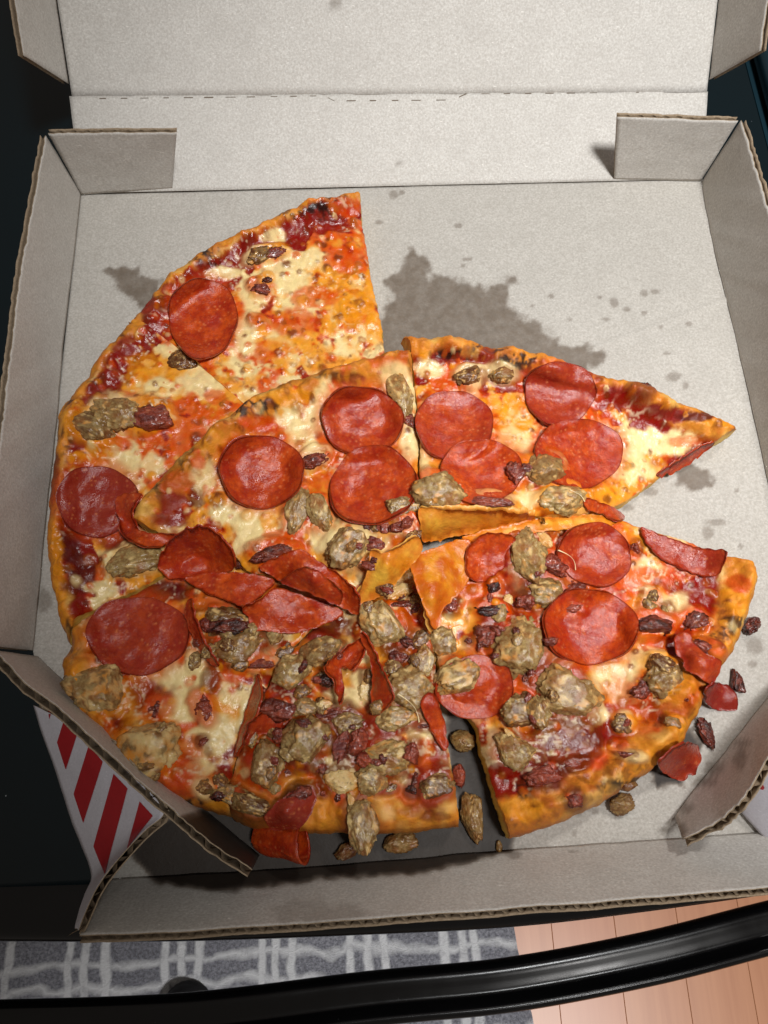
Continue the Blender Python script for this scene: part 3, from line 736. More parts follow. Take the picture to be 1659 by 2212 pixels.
BAC = [('S2', 323, 905, 42, 28, -10, .1), ('S1', 588, 548, 26, 13, -10, .3), ('S1', 565, 624, 20, 14, 10, .2), ('S1', 556, 699, 16, 11, 0, .0), ('S1', 578, 606, 10, 8, 0, .7),
    ('B', 672, 996, 34, 17, -25, .35), ('B', 590, 1196, 44, 22, -8, .45), ('B', 518, 1218, 10, 10, 0, .7), ('B', 836, 1150, 24, 22, 0, .35), ('B', 812, 1178, 24, 18, 10, .2), ('B', 862, 1138, 20, 14, 0, .3), ('B', 800, 1222, 18, 12, 0, .3), ('B', 828, 1138, 13, 16, 0, .1), ('B', 880, 1130, 14, 16, 0, .0),
    ('C', 1384, 846, 22, 19, -20, .5), ('C', 1116, 1022, 17, 28, -15, .15), ('C', 886, 910, 13, 22, -25, .3), ('C', 1062, 1083, 40, 14, 8, .3), ('C', 1138, 1012, 14, 14, 0, .5),
    ('D', 1194, 1222, 30, 24, 35, .1), ('D', 1243, 1275, 26, 24, 0, .25), ('D', 1238, 1313, 20, 12, 0, .1), ('D', 1066, 1269, 13, 14, 0, .9), ('D', 1064, 1320, 32, 17, 5, .85), ('D', 1052, 1372, 26, 30, 20, .25), ('D', 1190, 1384, 18, 12, 10, .4), ('D', 975, 1310, 14, 16, 0, .0), ('D', 1374, 1184, 10, 13, 0, .1), ('D', 1140, 1298, 22, 20, 0, .2),
    ('D', 1410, 1352, 40, 26, 5, .6), ('D', 1170, 1678, 36, 26, 0, .0), ('D', 1240, 1728, 17, 22, -25, .25), ('D', 1240, 1650, 28, 13, -10, .1), ('D', 1362, 1632, 26, 10, 10, .35), ('D', 1500, 1340, 24, 22, 0, .45), ('D', 1530, 1402, 30, 14, 25, .3), ('D', 1390, 1490, 24, 20, -30, .35), ('D', 1470, 1345, 18, 14, 0, .2), ('D', 1330, 1610, 20, 12, 0, .3),
    ('S3', 445, 1530, 20, 31, -25, .0), ('S3', 459, 1468, 15, 21, 10, .5), ('S4', 597, 1530, 38, 32, 10, .3), ('S4', 602, 1587, 12, 20, 10, .35), ('S4', 772, 1606, 24, 36, 15, .05), ('S4', 740, 1612, 17, 42, 10, .25), ('S4', 788, 1640, 18, 20, 0, .0), ('S4', 888, 1630, 15, 30, 10, .0), ('S4', 695, 1660, 12, 12, 0, .35), ('S4', 890, 1707, 13, 13, 0, .9), ('S4', 705, 1470, 18, 17, 0, .9), ('S4', 686, 1470, 9, 9, 0, .0), ('S3', 560, 1436, 28, 14, 0, .25), ('S4', 880, 1388, 17, 16, 0, .7), ('S4', 866, 1306, 24, 11, 0, .5), ('S3', 490, 1352, 40, 20, 5, .7), ('S4', 720, 1540, 34, 14, -10, .4), ('S3', 345, 1530, 26, 22, -20, .3), ('S4', 470, 1720, 16, 12, 0, .7), ('S4', 650, 1715, 30, 18, -20, .3), ('S4', 860, 1420, 18, 16, 0, .4)]

# small crumbs that fill the heaped part
_rx = np.random.RandomState(12)
for (cu, cv, wu, wv, k_, n_) in ((740, 1570, 210, 190, 'S4', 30), (1110, 1400, 110, 190, 'D', 20), (500, 1390, 120, 60, 'S3', 10), (850, 1360, 70, 110, 'S4', 10), (1380, 1400, 160, 200, 'D', 12), (400, 1650, 90, 90, 'S3', 6), (820, 1170, 80, 40, 'B', 6)):
    for i_ in range(n_):
        a_ = _rx.uniform(0, 6.28); r_ = math.sqrt(_rx.rand()); uu, vv_ = cu + wu * r_ * math.cos(a_), cv + wv * r_ * math.sin(a_)
        if vv_ > 1760 and k_ == 'S4': continue
        if k_ == 'S4' and (uu > 935 or (uu < 560 and vv_ > 1600)): continue
        if any(((uu - p_[1]) / p_[3]) ** 2 + ((vv_ - p_[2]) / p_[4]) ** 2 < 1.1 for p_ in PEP): continue
        if _rx.rand() < .5: SAU.append((k_, uu, vv_, _rx.uniform(11, 21), _rx.uniform(10, 18), _rx.uniform(0, 180), _rx.uniform(.1, .8), .2))
        else: BAC.append((k_, uu, vv_, _rx.uniform(7, 15), _rx.uniform(6, 12), _rx.uniform(0, 180), _rx.uniform(0, .7)))
def make_slice(key, label, segs, ctrl, blobs=(), bottom=None, thick=.011, rim=.0045, crustw=.014, sauce=(.012, .024), sauce_amt=.7, orange=.5, seed=0, step=.00095, blist=120, char=.5, gold=0.0, rim_round=.006):
    rs = np.random.RandomState(seed + 40)
    P3 = []; kinds = []
    for kind, pts in segs:
        c = catmull(np.array(pts, float), n=8)
        X = PV(c[:, :2], c[:, 2]); X = resample(X, step)
        P3.append(X[:-1]); kinds += [kind] * (len(X) - 1)
    P3 = np.vstack(P3); kinds = np.array(kinds)
    # uneven outline
    t = np.roll(P3, -1, 0) - np.roll(P3, 1, 0); nrm = np.stack([t[:, 1], -t[:, 0]], 1); nrm /= np.linalg.norm(nrm, axis=1)[:, None] + 1e-12
    jit = np.where(kinds == 'crust', .0011 * fbm(P3[:, 0] * 110, P3[:, 1] * 110, seed, 3), .0005 * fbm(P3[:, 0] * 260, P3[:, 1] * 260, seed, 3, .7))
    jit = np.where(kinds == 'seam', 0, jit)
    xy = P3[:, :2] + nrm * jit[:, None]
    v2, tris, bnd = fill(xy, step, seed)
    sub = np.arange(0, len(P3), 5)
    cz = [(P(*c)[:2], c[2]) for c in ctrl]
    tps = TPS(np.vstack([P3[sub, :2]] + [c[0][None] for c in cz]), np.r_[P3[sub, 2], [c[1] for c in cz]], 2e-4)
    base = tps(v2)
    nx_ = np.roll(xy, -1, 0); ic = kinds == 'crust'
    dC = dist_poly(v2, xy[ic][::2], nx_[ic][::2]) if ic.any() else np.full(len(v2), 1.0)
    ik = kinds == 'cut'; dK = dist_poly(v2, xy[ik][::2], nx_[ik][::2])
    x, y = v2[:, 0], v2[:, 1]
    n1 = fbm(x * 62, y * 62, seed + .3, 4, .45); n2 = fbm(x * 40, y * 40, seed + 5.3, 4, .45); n3 = fbm(x * 150, y * 150, seed + 9.7, 3); n4 = fbm(x * 320, y * 320, seed + 2.2, 3, .6)
    dCn = dC + .0035 * n2
    r_ = rim_round; tt = np.clip(1 - dC / r_, 0, 1); z = base - r_ * (1 - np.sqrt(np.clip(1 - tt * tt, 0, 1)))
    z += rim * 1.35 * np.exp(-((dC - .0075) / .0062) ** 2) * (1 + .55 * n1 + .3 * n3)
    tk = np.clip(1 - dK / .0018, 0, 1); z -= .0012 * (1 - np.sqrt(np.clip(1 - tk * tk, 0, 1)))
    mc = sstep(crustw + .002, crustw - .003, dCn + .002 * n3)             # rim of bread
    ms = sstep(sauce[0] - .002, sauce[0] + .001, dCn) * sstep(sauce[1] + .003, sauce[1] - .003, dC + .012 * n2 - .006 * n3) * sauce_amt * (dC < .5)
    ms = sstep(.3, .6, ms + .25 * n3 * (ms > .05))
    px = PX(np.c_[v2, z])
    # cheese colour
    col = CREAM[None] * np.ones((len(v2), 1))
    def put(c, m): 
        nonlocal col
        col = col * (1 - m[:, None]) + np.asarray(c)[None] * m[:, None]
    put(GOLD, sstep(-.34 - gold, .26 - gold, n1 + .25 * n3) * .88)
    put(ORANGE, sstep(.26 - orange * .5, .58 - orange * .45, n2 + .3 * n3 + .1 * n4) * .88)
    put(BROWN, sstep(.3, .5, fbm(x * 170, y * 170, seed + 91, 3)) * .4)
    ns = fbm(x * 120, y * 120, seed + 31, 3); put(ORANGE, sstep(.24, .42, ns) * .85); put(SAUCE, sstep(.4, .54, ns) * .85)
    put(SAUCE * (1 + .3 * n3[:, None]) if False else SAUCE, ms)
    rise = .0009 * (1 - ms) * sstep(.0, .3, n2 + .3)
    # bread rim
    bcol = DOUGH[None] * (1 + .22 * n1[:, None]) 
    k = sstep(-.1, .5, n2 + .4 * n3)[:, None]; bcol = bcol * (1 - .75 * k) + lin(214, 132, 44)[None] * .75 * k
    k = sstep(.002, .009, dC)[:, None] * .35; bcol = bcol * (1 - k) + lin(220, 138, 58)[None] * k
    k = sstep(.0, .45, n4 + .4 * n3)[:, None] * .28; bcol = bcol * (1 - k) + lin(176, 96, 34)[None] * k
    k = sstep(.1, .5, fbm(x * 60, y * 60, seed + 21, 3))[:, None] * .6; bcol = bcol * (1 - k) + lin(240, 200, 120)[None] * k
    k = sstep(.0035, .0, dC)[:, None] * .55; bcol = bcol * (1 - k) + lin(168, 98, 40)[None] * k
    col = col * (1 - mc[:, None]) + bcol * mc[:, None]
    patch = sstep(-.06, .22, fbm(x * 42, y * 42, seed + 77, 2)) * sstep(.02, .012, dC) * sstep(.001, .004, dC)
    crack = sstep(.02, .3, fbm(x * 260, y * 260, seed + 12, 3, .6)) 
    put(CHAR, patch * crack * char)
    put(BROWN, patch * .3 * char)
    # placed patches
    for (u, v_, a, b, ty, *st_) in blobs:
        d = np.hypot((px[:, 0] - u) / a, (px[:, 1] - v_) / b) + .38 * n1 + .3 * n3
        m = sstep(1.15, .75, d) * (st_[0] if st_ else .9)
        cc = TYPES[ty]
        if ty == 'char': m = m * sstep(-.12, .1, n4 + .5 * n3)
        put(cc, m)
        if ty in ('cream', 'gold'): rise += .0006 * m
        if ty == 'sauce' or ty == 'deep': rise -= .0006 * m
    # cheese creeps up round the toppings and browns; heaped gaps get painted shade
    sk = np.zeros(len(v2))
    for (k_, u, v_, a, b, an, *_r) in [t for t in SAU + BAC if t[0] == key]:
        ca, sa = math.cos(math.radians(an)), math.sin(math.radians(an)); du, dv = px[:, 0] - u, px[:, 1] - v_
        d = np.hypot((du * ca + dv * sa) / (a + 3), (-du * sa + dv * ca) / (b + 3)) + .3 * n1 + .2 * n3
        sk = np.maximum(sk, min(.0055, .001 + a * 9e-5) * sstep(1.7, .9, d)); put(([lin(112, 44, 12), OIL, SAUCE, lin(150, 70, 16), ORANGE] if key == 'S4' or (key == 'D' and u < 1250) else [ORANGE, OIL, CREAM, GOLD, BROWN])[int(u) % 5], sstep(1.7, .9, d) * .7)
    rise += sk
    for (k_, u, v_, a, b, *_r) in [t for t in PEP if t[0] == key]:
        d = np.hypot((px[:, 0] - u) / a, (px[:, 1] - v_) / b) + .1 * n1
        put(ORANGE, sstep(1.35, 1.0, d) * .55); rise += .0009 * sstep(1.3, 1.04, d) * (.5 + n2)
    # blisters of browned cheese
    bz = np.zeros(len(v2)); inner = np.where((dC > .007) & (dK > .003))[0]
    for i in range(int(blist * 1.5)):
        c = v2[inner[rs.randint(len(inner))]]; R = rs.choice([.0012, .0018, .0026, .0036], p=[.5, .33, .13, .04]) * rs.uniform(.7, 1.15)
        d = np.hypot(x - c[0], y - c[1]) / R + .25 * n4
        ok = d < 1.3
        if not ok.any(): continue
        m = sstep(1.15, .5, d); bz += .35 * R * m * (1 if rs.rand() < .8 else -.6)
        cc = [GOLD, BROWN, ORANGE, lin(190, 105, 36), CREAM][rs.choice(5, p=[.17, .33, .2, .2, .1])]
        put(cc, m * rs.uniform(.35, .85) * (1 - .6 * sstep(.5, .1, d) * (rs.rand() < .4)))
    z = z + rise + bz + .0006 * n1 * (1 - .4 * mc) + .00036 * n3 + .00016 * n4
    # pale strings of cheese
    rg = 1 - np.abs(fbm(x * 95 + 3 * n2, y * 95, seed + 51, 2)) * 4
    m = sstep(.72, .95, rg) * sstep(-.1, .3, fbm(x * 40, y * 40, seed + 61, 2)) * (1 - mc) * .55
    put(lin(246, 232, 200), m); z += .0005 * m
    # oil wash near the rim and random tone
    col = .92 * np.clip(col * (1 + .1 * n4[:, None]), .002, .95) ** 1.22
    if bottom is not None: z = np.maximum(z, bottom + .0008)
    top = np.c_[v2, z]
    e = empty('pizza_slice', tuple(np.r_[v2.mean(0), 0.0 if bottom is not None else float(base.mean() - thick)]), label, 'pizza slice', 'slices of the pizza')
    # split into topping layer and bread
    mcf = mc > .5
    cf = [t for t in tris if not (mcf[t[0]] and mcf[t[1]] and mcf[t[2]])]; bf = [t for t in tris if (mcf[t[0]] and mcf[t[1]] and mcf[t[2]])]
    def pick(fs):
        ids = sorted({i for t in fs for i in t}); mp = {a: k for k, a in enumerate(ids)}
        return np.array(ids), [tuple(mp[i] for i in t) for t in fs]
    ids, ff = pick(cf); new_obj('cheese', top[ids], ff, M['cheese'], e, cols={'Col': col[ids]})
    # sides and underside belong to the bread
    B = top[bnd]; nb = len(bnd)
    zb = np.full(nb, bottom) if bottom is not None else np.maximum(base[bnd] - thick, .0008)
    zb = np.minimum(zb, B[:, 2] - .0008)
    c0 = np.where(ic[:, None], lin(192, 122, 46)[None], (.85 * DSIDE)[None]) * (1 + .2 * fbm(B[:, 0] * 200, B[:, 1] * 200, 3, 3)[:, None])
    out = nrm * 1.0
    sgn = 1 if ((B[0, :2] + out[0] * .002 - v2.mean(0)) ** 2).sum() > ((B[0, :2] - v2.mean(0)) ** 2).sum() else -1
    area2 = np.sum(xy[:, 0] * np.roll(xy[:, 1], -1) - np.roll(xy[:, 0], -1) * xy[:, 1]); sgn = 1 if area2 > 0 else -1
    rings = []
    for k, (fr_, o_) in enumerate(((.0, 0.0), (.35, .0007), (.7, .0006), (1.0, -.0012))):
        q = B.copy(); q[:, 2] = B[:, 2] * (1 - fr_) + zb * fr_
        amp = np.where(ic, 1.0, .25) * o_ + .0004 * fbm(B[:, 0] * 300, B[:, 1] * 300, k * 3.0, 2) * (k > 0)
        q[:, :2] += nrm * sgn * amp[:, None]; rings.append(q)
    V = np.vstack(rings); F = []
    for k in range(3):
        for i in range(nb): F.append((k * nb + i, k * nb + (i + 1) % nb, (k + 1) * nb + (i + 1) % nb, (k + 1) * nb + i))
    F.append(tuple(range(3 * nb, 4 * nb)))
    ccol = np.vstack([np.where(mc[bnd][:, None] > .5, col[bnd], .5 * (col[bnd] + c0)), c0, c0, c0 * .9])
    if bf:
        ids, ff = pick(bf); o = len(V); V = np.vstack([V, top[ids]]); ccol = np.vstack([ccol, col[ids]]); F += [tuple(i + o for i in t) for t in ff]
    new_obj('crust', V, F, M['crust'], e, cols={'Col': np.clip(ccol, 0, .95)})
    h_add(top)
    SL[key] = e
    return e
_ = 0
G4 = 'floor'
make_slice('S1', 'upper-left slice with one round pepperoni and a bare orange cheese corner', [
    ('crust', [(776, 409, .013), (749, 419, .015), (689, 430, .016), (638, 444, .016), (568, 483, .016), (499, 507, .016), (443, 539, .016), (406, 562, .016), (369, 588, .016), (332, 625, .016), (304, 657, .016), (276, 693, .016)]),
    ('seam', [(276, 693, .016), (310, 702, .0125), (420, 782, .012), (560, 902, .010), (698, 1022, .010)]),
    ('cut', [(698, 1022, .010), (780, 960, .010), (850, 900, .010)]),
    ('cut', [(850, 900, .010), (828, 745, .010), (823, 699, .0105), (804, 615, .011), (793, 546, .012), (781, 477, .013), (776, 409, .013)])],
    [(550, 640, .012), (650, 700, .0115)], bottom=.0006, seed=1, sauce=(.009, .022), sauce_amt=1.0, crustw=.009, rim=.0042, orange=.55, blist=230, char=.7, blobs=[
        (705, 490, 50, 16, 'sauce'), (600, 515, 50, 22, 'sauce'), (530, 555, 45, 18, 'sauce'), (660, 560, 60, 22, 'cream'), (590, 510, 26, 17, 'cream'), (620, 600, 60, 34, 'cream'), (480, 590, 34, 14, 'cream'),
        (735, 620, 70, 60, 'gold', .55), (740, 560, 40, 30, 'orange', .7), (690, 640, 50, 26, 'orange', .7), (640, 700, 60, 30, 'orange', .7), (760, 680, 40, 40, 'gold', .8), (570, 760, 60, 24, 'orange', .7), (620, 745, 50, 20, 'gold', .6),
        (545, 640, 30, 40, 'cream'), (530, 720, 30, 40, 'cream'), (690, 450, 40, 16, 'char'), (630, 462, 40, 12, 'char', .6), (445, 545, 14, 10, 'char'), (800, 650, 12, 90, 'gold', .8), (740, 450, 34, 20, 'orange', .7), (325, 660, 24, 26, 'sauce'), (365, 625, 20, 16, 'sauce', .8)])
make_slice('S2', 'left slice along the box wall with a purple bacon chunk and sausage', [
    ('crust', [(276, 693, .016), (235, 740, .016), (198, 787, .016), (161, 842, .016), (138, 875, .016), (118, 950, .016), (106, 1050, .016), (99, 1150, .015), (104, 1215, .014), (113, 1280, .013), (125, 1340, .011), (143, 1388, .010)]),
    ('cut', [(143, 1388, .010), (190, 1325, .010), (300, 1270, .010), (420, 1200, .010), (560, 1120, .010), (698, 1022, .010)]),
    ('seam', [(698, 1022, .010), (560, 902, .010), (420, 782, .012), (310, 702, .0125), (276, 693, .016)])],
    [(300, 1000, .012), (420, 900, .012)], bottom=.0006, seed=2, sauce=(.008, .018), sauce_amt=.95, crustw=.008, rim=.0042, orange=.5, blist=200, char=.8, blobs=[
        (270, 780, 30, 50, 'sauce'), (240, 840, 26, 34, 'sauce'), (330, 810, 60, 50, 'gold', .6), (440, 830, 60, 40, 'cream'), (400, 760, 60, 26, 'cream', .8), (350, 840, 30, 26, 'cream'), (470, 860, 30, 20, 'orange', .7),
        (200, 985, 50, 18, 'gold'), (280, 985, 40, 40, 'cream'), (330, 1000, 30, 30, 'cream', .8), (250, 960, 40, 16, 'orange'), (150, 1170, 30, 60, 'deep', .95), (180, 1230, 34, 40, 'deep'), (118, 1210, 22, 90, 'gold', .8), (130, 1330, 14, 50, 'gold', .8), (250, 1170, 40, 26, 'sauce'), (300, 1245, 50, 18, 'gold', .7),
        (150, 1230, 12, 12, 'char'), (115, 1020, 14, 60, 'brown', .8), (150, 930, 26, 40, 'char', .7), (230, 1270, 40, 14, 'cream', .7)])
make_slice('S3', 'lower-left slice with one very large pepperoni and melted white cheese', [
    ('crust', [(150, 1392, .011), (138, 1450, .013), (160, 1530, .014), (205, 1590, .014), (262, 1642, .014), (320, 1692, .014), (400, 1735, .014), (470, 1758, .014), (505, 1764, .013)]),
    ('cut', [(505, 1764, .013), (497, 1695, .013), (520, 1610, .014), (556, 1536, .014), (600, 1440, .013), (700, 1330, .012), (820, 1200, .010)]),
    ('cut', [(820, 1200, .010), (700, 1110, .010), (560, 1126, .010), (424, 1206, .011), (304, 1276, .012), (196, 1330, .011), (150, 1392, .011)])],
    [(330, 1500, .0145), (430, 1560, .015)], bottom=.0006, seed=3, sauce_amt=.5, crustw=.007, rim=.004, orange=.45, blist=90, char=.5, blobs=[
        (400, 1460, 70, 34, 'cream', 1), (390, 1530, 50, 40, 'cream', 1), (470, 1580, 40, 60, 'cream', 1), (430, 1610, 40, 40, 'cream', 1), (500, 1500, 36, 40, 'cream', .8), (505, 1455, 30, 26, 'orange', .85), (380, 1620, 70, 36, 'orange', .7), (420, 1690, 60, 30, 'orange', .8), (330, 1650, 50, 50, 'oil', .7), (440, 1660, 36, 20, 'cream', .8), (310, 1500, 60, 30, 'sauce', .8), (530, 1560, 16, 50, 'cream', .9),
        (420, 1735, 20, 10, 'char'), (480, 1680, 14, 10, 'char'), (340, 1280, 100, 26, 'deep', .9)])
make_slice('S4', 'front slice heaped with sausage and bacon, its cut crust facing the front wall', [
    ('crust', [(505, 1772, .012), (560, 1790, .015), (660, 1796, .017), (740, 1800, .017), (820, 1799, .017), (900, 1796, .017), (992, 1788, .017)]),
    ('cut', [(992, 1788, .017), (986, 1740, .017), (974, 1650, .017), (957, 1560, .017), (946, 1500, .016), (938, 1430, .015), (924, 1340, .014), (896, 1240, .012), (822, 1204, .010)]),
    ('cut', [(822, 1204, .010), (702, 1334, .012), (604, 1444, .014), (560, 1540, .015), (524, 1612, .015), (500, 1696, .014), (505, 1772, .012)])],
    [(720, 1620, .018), (840, 1680, .018)], bottom=.0006, seed=4, sauce=(.02, .03), sauce_amt=.3, crustw=.017, rim=.003, orange=.6, blist=110, char=.15, rim_round=.005, blobs=[
        (905, 1722, 75, 24, 'oil', .9), (880, 1760, 90, 12, 'gold', .6), (915, 1752, 70, 16, 'brown', .45), (950, 1764, 40, 12, 'deep', .5), (720, 1655, 50, 26, 'cream', .9), (660, 1620, 40, 20, 'cream', .7), (740, 1510, 50, 30, 'cream', .9), (790, 1480, 34, 40, 'cream', .9), (900, 1560, 30, 60, 'cream', .9), (920, 1640, 26, 40, 'orange', .9), (950, 1650, 20, 60, 'sauce', .7),
        (700, 1690, 50, 24, 'oil', .7), (620, 1690, 60, 24, 'gold', .7), (700, 1360, 60, 30, 'deep'), (640, 1345, 60, 16, 'gold', .8), (860, 1340, 40, 40, 'orange', .8), (600, 1460, 60, 60, 'deep', .8), (740, 1560, 60, 20, 'deep', .6)])
make_slice('D', 'lower-right slice with two glossy pepperoni, sausage chunks and a golden crust', [
    ('cut', [(905, 1215, .018), (980, 1172, .020), (1050, 1150, .021), (1180, 1126, .020), (1290, 1114, .017), (1330, 1120, .016), (1400, 1145, .016), (1480, 1168, .016), (1560, 1200, .016), (1636, 1228, .016)]),
    ('crust', [(1636, 1228, .016), (1634, 1275, .017), (1618, 1340, .017), (1590, 1400, .017), (1556, 1452, .017), (1536, 1490, .018), (1508, 1548, .019), (1462, 1622, .019), (1374, 1690, .018), (1310, 1730, .018), (1200, 1782, .018), (1104, 1812, .017)]),
    ('cut', [(1104, 1812, .017), (1080, 1750, .017), (1062, 1684, .017), (1040, 1620, .016), (1028, 1565, .016), (968, 1500, .015), (944, 1420, .016), (930, 1330, .017), (905, 1215, .018)])],
    [(1250, 1450, .017), (1150, 1300, .018), (1200, 1600, .018)], bottom=.0006, seed=6, sauce=(.017, .027), sauce_amt=.6, crustw=.0165, rim=.0055, orange=.6, blist=230, char=.4, blobs=[
        (1515, 1290, 40, 44, 'sauce', 1), (1450, 1260, 36, 24, 'sauce', .7), (1390, 1240, 50, 40, 'cream', .8), (1400, 1250, 60, 26, 'orange', .8), (1450, 1320, 44, 36, 'cream', .8), (1400, 1420, 40, 30, 'cream', .9), (1320, 1470, 60, 50, 'cream', .85), (1330, 1510, 50, 50, 'orange', .5), (1290, 1540, 40, 30, 'cream', .9), (1195, 1430, 34, 26, 'cream', 1), (1400, 1560, 50, 40, 'oil', .8), (1480, 1500, 40, 40, 'oil', .8),
        (1330, 1590, 60, 30, 'sauce', .8), (1260, 1640, 70, 24, 'orange', .9), (1160, 1680, 70, 26, 'sauce', .8), (1080, 1690, 30, 26, 'sauce', .9), (1430, 1545, 34, 22, 'sauce', .6), (1590, 1300, 34, 40, 'gold', .8), (1600, 1260, 30, 20, 'orange', .8), (1580, 1350, 34, 24, 'char', .8), (1550, 1380, 26, 18, 'char', .7), (1420, 1620, 60, 34, 'dough', .9), (1360, 1690, 40, 14, 'char', .8), (1320, 1700, 34, 12, 'char', .5),
        (1130, 1745, 60, 26, 'gold', .8), (1130, 1700, 20, 24, 'char', .8), (1300, 1125, 60, 16, 'gold', .8), (1130, 1148, 100, 14, 'gold', .8), (1360, 1160, 40, 22, 'gold', .7), (1000, 1240, 60, 60, 'oil', .8), (1080, 1330, 60, 60, 'deep', .7), (1520, 1590, 20, 30, 'brown', .7), (1230, 1560, 20, 16, 'cream', 1), (1115, 1600, 12, 30, 'cream', 1)])
make_slice('C', 'upper-right slice with four pepperoni, its tip pointing right', [
    ('crust', [(872, 724, .026), (900, 727, .026), (1000, 735, .025), (1060, 747, .024), (1150, 762, .023), (1240, 787, .022), (1300, 807, .021), (1400, 842, .020), (1470, 867, .018), (1540, 893, .016), (1592, 926, .013)]),
    ('cut', [(1592, 926, .013), (1545, 957, .010), (1460, 1002, .008), (1410, 1042, .009), (1340, 1088, .013), (1270, 1112, .020), (1180, 1116, .027), (1050, 1106, .031), (910, 1100, .033)]),
    ('cut', [(910, 1100, .033), (906, 1030, .030), (908, 950, .027), (898, 850, .025), (888, 770, .025), (872, 724, .026)])],
    [(1100, 930, .024), (1250, 950, .020), (1420, 950, .013)], seed=7, thick=.0115, sauce=(.012, .024), sauce_amt=.75, crustw=.0135, rim=.0058, orange=.28, blist=130, char=.8, gold=.15, blobs=[
        (985, 768, 50, 22, 'char', .9), (1120, 782, 60, 22, 'char', .9), (1280, 805, 60, 14, 'char', .8), (1050, 775, 24, 24, 'sauce', .8), (1115, 820, 60, 18, 'sauce', 1), (1330, 860, 60, 26, 'sauce', 1), (1420, 895, 60, 22, 'sauce', 1), (1510, 900, 40, 10, 'deep', .9), (1560, 915, 40, 12, 'gold', .8), (1100, 920, 50, 60, 'gold', .75), (1110, 960, 40, 34, 'cream', .7), (930, 800, 40, 24, 'cream', .9), (960, 830, 50, 14, 'orange', .6),
        (1420, 960, 90, 34, 'cream', 1), (1370, 1010, 50, 40, 'cream', .9), (1480, 955, 50, 12, 'orange', .6), (1440, 1000, 50, 16, 'sauce', .5), (1310, 1070, 50, 22, 'gold', .7), (915, 1000, 16, 60, 'cream', .8), (1150, 1080, 60, 20, 'cream', .9), (1300, 910, 30, 24, 'orange', .5)])
make_slice('B', 'raised middle slice with three round pepperoni and a long pale crust', [
    ('crust', [(884, 752, .027), (840, 762, .029), (780, 777, .030), (700, 797, .030), (620, 822, .030), (560, 852, .030), (500, 890, .029), (440, 936, .029), (400, 971, .028), (360, 1011, .027), (330, 1050, .026), (302, 1082, .025), (280, 1114, .023)]),
    ('cut', [(280, 1114, .023), (330, 1146, .021), (420, 1166, .021), (500, 1196, .021), (540, 1236, .020), (620, 1240, .021), (700, 1256, .021), (770, 1290, .022)]),
    ('cut', [(770, 1290, .022), (830, 1250, .026), (880, 1200, .030), (908, 1140, .032), (909, 1090, .032), (902, 1020, .029), (904, 950, .026), (894, 850, .025), (884, 752, .027)])],
    [(600, 1050, .024), (760, 950, .0255), (700, 1130, .0235)], seed=8, thick=.0125, sauce=(.014, .020), sauce_amt=.4, crustw=.0155, rim=.006, orange=.2, blist=150, char=.5, gold=.05, blobs=[
        (545, 885, 70, 24, 'char', .9), (600, 868, 50, 16, 'char', .9), (720, 822, 26, 20, 'char', .7), (765, 820, 30, 16, 'brown', .8), (345, 1050, 20, 14, 'char', .7), (460, 950, 40, 30, 'dough', .8), (560, 915, 60, 20, 'orange', .8), (650, 900, 60, 24, 'cream', .8), (640, 860, 70, 22, 'gold', .8), (830, 780, 40, 16, 'orange', .6), (870, 770, 14, 20, 'oil', .8),
        (400, 1045, 50, 26, 'oil', .8), (380, 1090, 34, 26, 'sauce', .9), (430, 1070, 26, 26, 'deep', .7), (370, 1120, 40, 18, 'sauce', .8), (450, 1030, 40, 40, 'cream', .8), (500, 1110, 60, 34, 'cream', 1), (560, 1140, 60, 40, 'cream', 1), (470, 1080, 26, 22, 'gold', .8), (540, 1170, 40, 30, 'cream', 1), (580, 1130, 24, 20, 'gold', .8), (600, 1160, 34, 14, 'orange', .7), (700, 1170, 40, 34, 'cream', 1), (690, 1040, 20, 34, 'orange', .6), (700, 890, 40, 60, 'cream', .8),
        (880, 960, 22, 80, 'cream', 1), (820, 1150, 60, 40, 'deep', .6), (860, 1200, 40, 40, 'oil', .8), (650, 960, 34, 40, 'cream', .8), (430, 1000, 20, 16, 'orange', .7), (640, 1205, 50, 16, 'gold', .7)])

# ------------------------------------------------------------------ toppings
def G_map(): return blur(maxf(HM, 1), 4)
def scale_px(u, v, z):
    a, b = P(u, v, z), P(u + 10, v, z); c = P(u, v + 10, z)
    return np.linalg.norm(b - a) / 10, np.linalg.norm(c - a) / 10
def solid(top, tris, bnd, th, wob=0.0):
    """close a sheet downwards"""
    n = len(top); F = list(tris) + [tuple(i + n for i in t[::-1]) for t in tris]
    nb = len(bnd)
    for i in range(nb): F.append((bnd[i], bnd[i] + n, bnd[(i + 1) % nb] + n, bnd[(i + 1) % nb]))
    nr = np.zeros_like(top); t = np.array(tris)
    fn = np.cross(top[t[:, 1]] - top[t[:, 0]], top[t[:, 2]] - top[t[:, 0]])
    for k in range(3): np.add.at(nr, t[:, k], fn)
    nr /= np.linalg.norm(nr, axis=1)[:, None] + 1e-15
    if nr[:, 2].mean() < 0: nr = -nr
    return np.vstack([top, top - nr * th]), F
